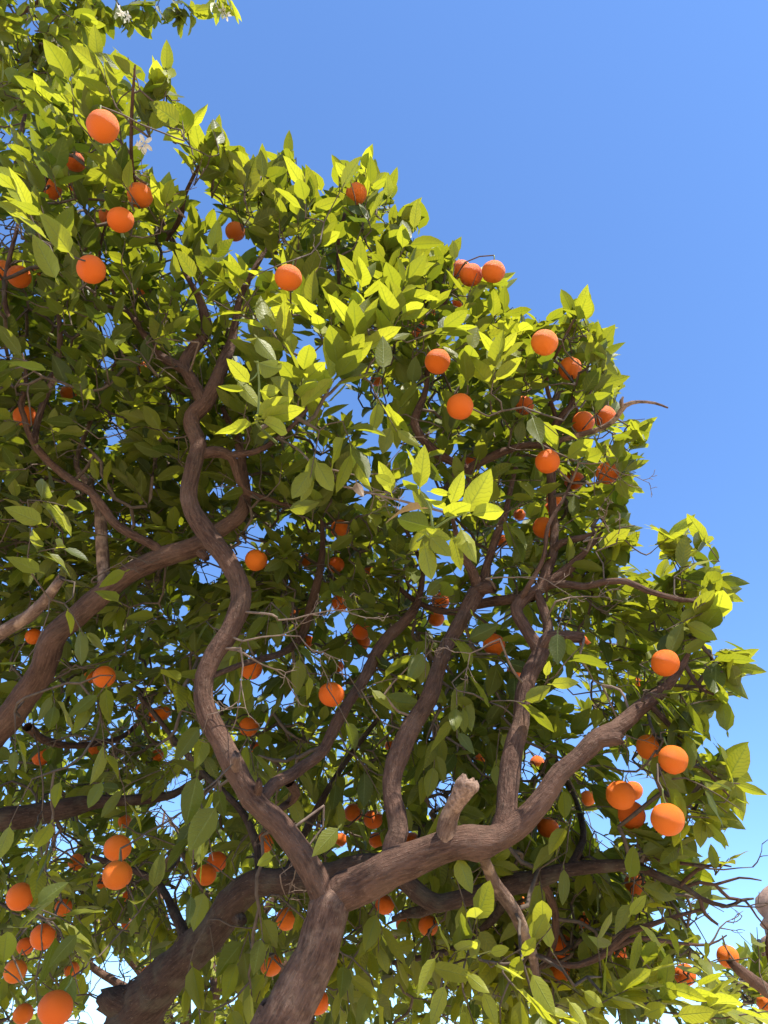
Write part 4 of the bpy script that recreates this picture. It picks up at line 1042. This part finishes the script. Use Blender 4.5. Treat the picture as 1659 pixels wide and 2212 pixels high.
# shoots fill the places where much light comes through, as they do in a real crown
def open_cells(cell=12.0):
    gx, gy = int(1700 // cell) + 1, int(2230 // cell) + 1
    grid = np.zeros((gx, gy), bool)
    uu_ = np.array([(t, s_) for t in np.linspace(0.05, 0.95, 6) for s_ in (-0.8, 0.0, 0.8)])
    for tr in (A, B, C, D):
        for S, o, k in tr.leaves:
            w_ = 0.27 * np.sin(np.pi * uu_[:, 0] ** 0.8)
            x, y, d = project(np.stack([uu_[:, 1] * w_, uu_[:, 0], 0 * w_], 1) @ S.T + o)
            m = (x > 0) & (x < 1690) & (y > 0) & (y < 2220) & (d > 0.3)
            grid[(x[m] // cell).astype(int), (y[m] // cell).astype(int)] = True
    return [((i + 0.5) * cell, (j + 0.5) * cell) for i in range(gx) for j in range(gy) if not grid[i, j]]
for rnd_ in range(4):
    for x, y in open_cells():
        if not inside(SIL, x, y) or y > 2200 or x > 1640 or edge_dist(POLY[:len(OUT)], x, y) < 55:
            continue
        if (np.hypot(GA[:, 0] - x, GA[:, 1] - y) < GA[:, 2] + 22).any():
            continue
        if x < 850 and y > 1420 and rng.random() < 0.5:
            continue
        if rng.random() > (0.3 if (x < 800 and y > 1300) or (x < 250) else (0.95 if y < 1350 else 0.8)):
            continue
        tr = C if x < 250 and y > 600 else (B if y > 1750 else A)
        d = rng.uniform(2.9, 3.9)
        sprig(tr, P(x + rng.normal(0, 12), y + 25 + rng.normal(0, 12), d), unit(UPZ * 0.6 + rng.normal(0, 0.5, 3)), rng.integers(5, 8), rng.uniform(0.06, 0.12), mixA, droop=0.25)

# ---- tree E: stands in the sun farther back, glimpsed through the lower branches
pE = P(420, 2300, 7.2)
E = Tree('sunlit orange tree farther back, glimpsed through gaps in the shaded lower branches', (pE[0], pE[1], 0.0))
ex, ey = pE[0], pE[1]
E.limb('trunk', [('w', ex, ey, -0.02, 0.16), ('w', ex, ey, 0.4, 0.12), ('w', ex + 0.05, ey, 1.2, 0.10), ('w', ex, ey + 0.1, 1.9, 0.09)], nseg=12, screen=False, step=0.1)
for k in range(9):
    a = k * 0.75
    L = 1.5 + 0.7 * (k % 3)
    E.limb('limb', [('w', ex, ey, 1.6, 0.06), ('w', ex + 0.5 * math.cos(a), ey + 0.35 * math.sin(a), 2.3 + 0.1 * (k % 4), 0.045), ('w', ex + L * 0.7 * math.cos(a + 0.2), ey + 0.8 * math.sin(a), 3.0 + 0.2 * (k % 4), 0.03), ('w', ex + L * math.cos(a), ey + 1.2 * math.sin(a), 3.4 + 0.35 * (k % 5), 0.012)], nseg=8, screen=False, step=0.08)
k = 0
while k < 1500:
    q = rng.uniform(-1, 1, 3)
    if q @ q > 1 or (q @ q < 0.35 and rng.random() < 0.7):
        continue
    b = np.array((ex + 0.3, ey, 3.1)) + q * np.array((3.1, 1.5, 2.1))
    if b[2] < 1.2:
        continue
    k += 1
    sprig(E, b, q + UPZ * 0.3 + rng.normal(0, 0.3, 3), rng.integers(6, 10), rng.uniform(0.12, 0.25), {'light': 4, 'young_lit': 4, 'mid': 2}, size=(0.105, 0.145), droop=0.3)  # pale leaf classes add sun glow by colour

# ------------------------------------------------------------------ twigs: every shoot and fruit stem grows from the nearest wood
for top, c in STEM_TOPS:
    best, bt = 9e9, A
    for tr in (A, B, C, D):
        dd = np.linalg.norm(np.array(tr.nodes) - top, axis=1).min()
        if dd < best:
            best, bt = dd, tr
    bt.paths.append((np.array(top), [np.array(top)], 4))

def grow(tree):
    nodes = [np.array(n) for n in tree.nodes]
    cap = len(nodes) + 12 * len(tree.paths) + 10
    N = np.zeros((cap, 3)); N[:len(nodes)] = nodes
    n = len(nodes); limb_n = n
    rad0 = list(tree.nrad)
    parent = {}; weight = np.zeros(cap)
    base = np.array([p[0] for p in tree.paths])
    dist = np.array([np.linalg.norm(N[:n] - b, axis=1).min() for b in base])
    chains = []
    for i in np.argsort(dist):
        b = base[i]
        dd = np.linalg.norm(N[:n] - b, axis=1)
        j = int(dd.argmin()); q = N[j].copy(); L = dd[j]
        k = max(2, min(8, int(L / 0.05) + 1))
        bend = rng.normal(0, 0.10 * L, 3) + UPZ * -0.05 * L
        ids = [j]
        prev = j
        for s in range(1, k + 1):
            u = s / k
            p = q + (b - q) * u + bend * math.sin(math.pi * u) + (rng.normal(0, 0.006, 3) if s < k else 0)
            N[n] = p; parent[n] = prev; ids.append(n); prev = n; n += 1
        chains.append((ids, i))
        m = prev
        while m >= limb_n:
            weight[m] += tree.paths[i][2]; m = parent[m]
    V, F = [], []
    S = 5
    def ring_tube(pts, rads):
        pts = np.array(pts); tan = np.gradient(pts, axis=0); tan /= np.linalg.norm(tan, axis=1)[:, None] + 1e-12
        nrm = unit(np.cross(tan[0], (0.3, 0.5, 0.81)))
        o0 = len(V)
        for i_, (p, r) in enumerate(zip(pts, rads)):
            nrm_ = unit(nrm - tan[i_] * (nrm @ tan[i_])); bi = np.cross(tan[i_], nrm_)
            for s in range(S):
                a = 2 * math.pi * s / S
                V.append(p + (nrm_ * math.cos(a) + bi * math.sin(a)) * r)
        for i_ in range(len(pts) - 1):
            for s in range(S):
                F.append((o0 + i_ * S + s, o0 + i_ * S + (s + 1) % S, o0 + (i_ + 1) * S + (s + 1) % S, o0 + (i_ + 1) * S + s))
    for ids, i in chains:
        pts = [N[m] for m in ids]
        rads = [0.0014 + 0.00036 * weight[m] ** 0.52 for m in ids[1:]]
        rads = [rads[0]] + rads
        _, sp_, _ = tree.paths[i]
        ext = sp_[1:]
        for kk, e in enumerate(ext):
            pts.append(e); rads.append(0.0017 - 0.0003 * kk)
        ring_tube(pts, np.minimum(rads, 0.006))
    o = mesh_obj('branchwork', tree.local(V), F, M_TWIG, tree.root)
    o['kind'] = 'stuff'

# dry bare twigs: branching sprays
def bare_twig(tree, x, y, d, ang, length, mat=M_TWIG_DRY, r0=0.0028, depth=3):
    V, F, U = [], [], []
    def rec(p, dr, L, r, lev):
        pts = [np.append(p, r)]
        q = p.copy(); dd = dr
        for s in range(4):
            dd = unit(dd + rng.normal(0, 0.22, 3)); q = q + dd * L / 4
            pts.append(np.append(q, r * (1 - 0.16 * (s + 1))))
            if lev > 0 and s > 0 and rng.random() < 0.75:
                rec(q, unit(dd + rng.normal(0, 0.75, 3)), L * rng.uniform(0.35, 0.6), r * 0.65, lev - 1)
        v, f, uv = tube(np.array(pts), 5, 0.0)
        o = len(V); V.extend(v); U.extend(uv); F.extend([tuple(o + i for i in ff) for ff in f])
    a = R(ang)
    start = P(x, y, d)
    near_ = np.array(tree.nodes); j = np.linalg.norm(near_ - start, axis=1).argmin()
    v, f, uv = tube(catmull([np.append(near_[j], r0 * 1.3), np.append((near_[j] + start) / 2 + rng.normal(0, 0.012, 3), r0 * 1.2), np.append(start, r0)], 0.02), 5, 0.0)
    V.extend(v); U.extend(uv); F.extend(f)
    rec(start, unit(RIGHT * math.cos(a) + UP * math.sin(a) - FWD * 0.2), length, r0, depth)
    mesh_obj('bare_twig', tree.local(V), F, mat, tree.root, U)

for x, y, d, a, L in [(525, 1385, 2.0, 10, 0.2), (520, 1400, 2.0, -60, 0.18), (540, 1420, 2.0, -40, 0.16), (600, 1340, 2.05, 0, 0.18), (1200, 1300, 2.1, 10, 0.18), (1270, 1190, 2.2, 60, 0.12), (1260, 1170, 2.2, 30, 0.12), (1050, 1250, 2.15, 20, 0.15),
                      (680, 1010, 2.1, -30, 0.24), (740, 1050, 2.0, -10, 0.16), (400, 470, 2.3, 120, 0.16), (300, 480, 2.2, 130, 0.2), (560, 630, 2.3, 0, 0.16), (1170, 960, 2.3, -30, 0.18), (1250, 1000, 2.25, 10, 0.14), (830, 1500, 2.0, 60, 0.14), (1080, 1380, 2.0, 190, 0.12), (700, 1740, 1.9, -90, 0.2), (430, 740, 2.3, 170, 0.16), (1300, 1480, 2.0, -80, 0.2), (1250, 1420, 2.05, -60, 0.16)]:
    bare_twig(A, x, y, d, a, L)
for x, y, d, a, L in [(1560, 1960, 1.99, 20, 0.12), (1500, 1870, 2.0, 20, 0.14), (1530, 2045, 2.0, 30, 0.12), (280, 2120, 2.4, 40, 0.2), (230, 2150, 2.4, 20, 0.2)]:
    bare_twig(B, x, y, d, a, L, M_TWIG, 0.0030, 2)
for x, y, d, a, L in [(10, 200, 3.0, 20, 0.2), (20, 240, 3.0, -10, 0.22), (60, 240, 3.0, 10, 0.18), (5, 140, 3.0, -20, 0.2), (120, 1600, 2.7, 20, 0.3), (200, 1250, 2.4, 30, 0.16)]:
    bare_twig(C, x, y, d, a, L, M_TWIG, 0.003)
for pts in SHOOTS:
    A.limb('leaf_shoot', pts, mat=M_SHOOT, nseg=7, lump=0.0, screen=False)

for tr in (A, B, C, D, E):
    grow(tr)

# ------------------------------------------------------------------ leaves: the ones that show largest are parts, the rest one mass per tree
leaf_meshes = {}
def variant_mesh(k):
    if k not in leaf_meshes:
        v, uv, c = VARIANTS[k]
        me = bpy.data.meshes.new('leaf')
        me.from_pydata([tuple(q) for q in v], [], [tuple(int(i) for i in f) for f in LEAF_FACES])
        lay = me.uv_layers.new(name='uv')
        li = np.empty(len(me.loops), dtype=np.int32); me.loops.foreach_get('vertex_index', li)
        lay.data.foreach_set('uv', uv.astype(np.float32)[li].ravel())
        a = me.attributes.new('leafcol', 'FLOAT_COLOR', 'POINT')
        a.data.foreach_set('color', np.tile(c, (len(v), 1)).astype(np.float32).ravel())
        me.materials.append(M_LEAF)
        me.polygons.foreach_set('use_smooth', [True] * len(me.polygons))
        leaf_meshes[k] = me
    return leaf_meshes[k]

# which leaves show: nearest surface per cell of a coarse grid over the view
TREES = (A, B, C, D, E)
ids, PX, PY, PD = [], [], [], []
uu = np.array([(t, s) for t in np.linspace(0.04, 0.96, 12) for s in np.linspace(-0.9, 0.9, 7)])
gid = 0
own = []
for ti, tr in enumerate(TREES):
    for li_, (S, o, k) in enumerate(tr.leaves):
        wv = 0.26 * np.sin(np.pi * uu[:, 0] ** 0.8)
        loc = np.stack([uu[:, 1] * wv, uu[:, 0], 0 * wv], 1)
        p = loc @ S.T + o
        x, y, d = project(p)
        ids.append(np.full(len(x), gid)); PX.append(x); PY.append(y); PD.append(d)
        own.append((ti, li_)); gid += 1
ids = np.concatenate(ids); PX = np.concatenate(PX); PY = np.concatenate(PY); PD = np.concatenate(PD)
cell = 5.0
okm = (PX > 0) & (PX < 1659) & (PY > 0) & (PY < 2212) & (PD > 0.3)
ids, PX, PY, PD = ids[okm], PX[okm], PY[okm], PD[okm]
# fruit weighs its shoot down clear of the leaves: drop leaves that would hide the middle of an orange
drop = np.zeros(gid, bool)
for n_o, (x, y, w, lab, grp) in enumerate(allor):
    rr = OR[n_o] / OD[n_o] * FPX
    hid = (np.hypot(PX - OX[n_o], PY - OY[n_o]) < rr * (0.74 if grp is None and w >= 36 else 0.45)) & (PD < OD[n_o])
    for i in np.unique(ids[hid]):
        if rng.random() < (0.97 if grp is None and w >= 36 else 0.8):
            drop[i] = True
kp = ~drop[ids]
ids, PX, PY, PD = ids[kp], PX[kp], PY[kp], PD[kp]
key = (PX // cell).astype(np.int64) * 1000 + (PY // cell).astype(np.int64)
order = np.lexsort((PD, key)); ks = key[order]
first = np.ones(len(ks), bool); first[1:] = ks[1:] != ks[:-1]
seen = np.bincount(ids[order][first], minlength=gid)
LIMIT = (300, 120, 200, 30, 0)
off = 0
for ti, tr in enumerate(TREES):
    n = len(tr.leaves)
    sc = seen[off:off + n]; dr_ = drop[off:off + n]; off += n
    top = set(int(i) for i in np.argsort(-sc)[:LIMIT[ti]] if sc[i] > 3)
    V, F, UVs, ATT = [], [], [], []
    for i, (S, o, k) in enumerate(tr.leaves):
        if dr_[i]:
            continue
        if i in top:
            ob = bpy.data.objects.new('leaf', variant_mesh(k))
            m = np.eye(4); m[:3, :3] = S; m[:3, 3] = tr.local(o)
            ob.matrix_local = Matrix(m.tolist())
            link(ob, tr.root)
            ob.matrix_local = Matrix(m.tolist())
        else:
            v, uv, c = VARIANTS[k]
            F.append(LEAF_FACES + len(V) * NR * NC)
            V.append(v @ S.T + tr.local(o)); UVs.append(uv)
            c = c.copy(); c[0] = np.clip(c[0] + rng.normal(0, 0.15), 0, 1)
            ATT.append(np.tile(c, (len(v), 1)))
    V = np.concatenate(V); F = np.concatenate(F); UVs = np.concatenate(UVs); ATT = np.concatenate(ATT)
    me = bpy.data.meshes.new('foliage')
    me.vertices.add(len(V)); me.vertices.foreach_set('co', V.astype(np.float32).ravel())
    me.loops.add(F.size); me.loops.foreach_set('vertex_index', F.astype(np.int32).ravel())
    me.polygons.add(len(F)); me.polygons.foreach_set('loop_start', np.arange(0, F.size, 4, dtype=np.int32))
    me.polygons.foreach_set('use_smooth', np.ones(len(F), bool))
    me.update(calc_edges=True)
    lay = me.uv_layers.new(name='uv'); lay.data.foreach_set('uv', UVs[F.ravel()].astype(np.float32).ravel())
    a = me.attributes.new('leafcol', 'FLOAT_COLOR', 'POINT'); a.data.foreach_set('color', ATT.astype(np.float32).ravel())
    me.materials.append(M_LEAF)
    ob = link(bpy.data.objects.new('foliage', me), tr.root)
    ob['kind'] = 'stuff'
    print('tree', ti, 'leaves', n, 'parts', len(top))

# ------------------------------------------------------------------ blossom on tree C and A
def flower_mesh():
    v, f = [], []
    for k in range(5):
        a = 2 * math.pi * k / 5 + 0.1 * k
        n0 = len(v)
        for t, w, z in ((0.1, 0.10, 0.0), (0.45, 0.22, 0.12), (0.8, 0.20, 0.05), (1.05, 0.03, -0.12)):
            for s in (-1, 0, 1):
                r_, t_ = t, s * w
                v.append((r_ * math.cos(a) - t_ * math.sin(a), r_ * math.sin(a) + t_ * math.cos(a), z + 0.06 * abs(s)))
        for i in range(3):
            for s in range(2):
                q = n0 + i * 3 + s
                f.append((q, q + 1, q + 4, q + 3))
    n0 = len(v)
    for k in range(6):
        a = 2 * math.pi * k / 6
        v += [(0.10 * math.cos(a), 0.10 * math.sin(a), 0.0), (0.13 * math.cos(a), 0.13 * math.sin(a), 0.5)]
    for k in range(6):
        f.append((n0 + 2 * k, n0 + 2 * ((k + 1) % 6), n0 + 2 * ((k + 1) % 6) + 1, n0 + 2 * k + 1))
    me = bpy.data.meshes.new('blossom'); me.from_pydata(v, [], f); me.materials.append(M_PETAL)
    me.polygons.foreach_set('use_smooth', [True] * len(f))
    return me
FM = flower_mesh()
for tr, x, y, d in [(C, 259, 16, 2.95), (C, 275, 35, 2.95), (C, 10, 58, 2.9), (C, 121, 86, 2.9), (C, 102, 125, 2.9), (C, 108, 112, 2.9), (C, 173, 162, 2.8), (C, 32, 182, 2.85), (C, 262, 28, 2.93), (C, 128, 92, 2.88), (C, 480, 22, 3.0), (C, 470, 12, 3.0), (C, 490, 35, 3.0), (A, 312, 310, 2.0), (A, 306, 318, 2.0)]:
    p = P(x, y, d)
    ob = bpy.data.objects.new('blossom', FM)
    ob.location = tr.local(p)
    ob.rotation_euler = (rng.uniform(1.2, 2.6), rng.uniform(-0.6, 0.6), rng.uniform(0, 6.28))
    s = rng.uniform(0.017, 0.024); ob.scale = (s, s, s * 1.1)
    link(ob, tr.root)

# ------------------------------------------------------------------ carved stone pinnacle beyond the branches
pS = P(1712, 2080, 12.0)
st = thing('stone_pinnacle', 'weathered pinkish carved stone pinnacle rising behind the branch ends', 'pinnacle', (pS[0], pS[1], 0))
def lathe(name, prof, parent, loc, n=20, lump=0.05):
    v, f = [], []
    for i, (r, z) in enumerate(prof):
        for k in range(n):
            a = 2 * math.pi * k / n
            q = Vector((math.cos(a) * r, math.sin(a) * r, z))
            rr = r * (1 + lump * noise.noise(q * 4.0) + 0.05 * math.cos(a * 6))
            v.append((loc[0] + math.cos(a) * rr, loc[1] + math.sin(a) * rr, loc[2] + z))
    for i in range(len(prof) - 1):
        for k in range(n):
            f.append((i * n + k, i * n + (k + 1) % n, (i + 1) * n + (k + 1) % n, (i + 1) * n + k))
    f.append(tuple(range(n))[::-1]); f.append(tuple((len(prof) - 1) * n + k for k in range(n)))
    return mesh_obj(name, v, f, M_STONE, parent)
zt = P(1640, 1992, 12.0)[2]
lathe('plinth', [(0.75, 0), (0.75, 1.4), (0.62, 1.45), (0.62, zt - 0.98)], st, (0, 0, 0), 24, 0.01)
lathe('shaft', [(0.62, 0), (0.66, 0.10), (0.50, 0.16), (0.46, 0.30), (0.52, 0.42), (0.40, 0.50), (0.36, 0.62), (0.44, 0.70), (0.30, 0.78), (0.28, 0.95)], st, (0, 0, zt - 0.985), 24, 0.12)
for k in range(6):
    a = k * math.pi / 3 + 0.5
    lathe('volute', [(0.02, -0.14), (0.12, -0.09), (0.15, 0.0), (0.12, 0.09), (0.02, 0.14)], st, (0.40 * math.cos(a), 0.40 * math.sin(a), zt - 0.28), 12, 0.15)
lathe('finial', [(0.26, 0), (0.32, 0.08), (0.24, 0.18), (0.34, 0.32), (0.30, 0.46), (0.12, 0.60), (0.03, 0.66)], st, (0, 0, zt - 0.04), 20, 0.12)
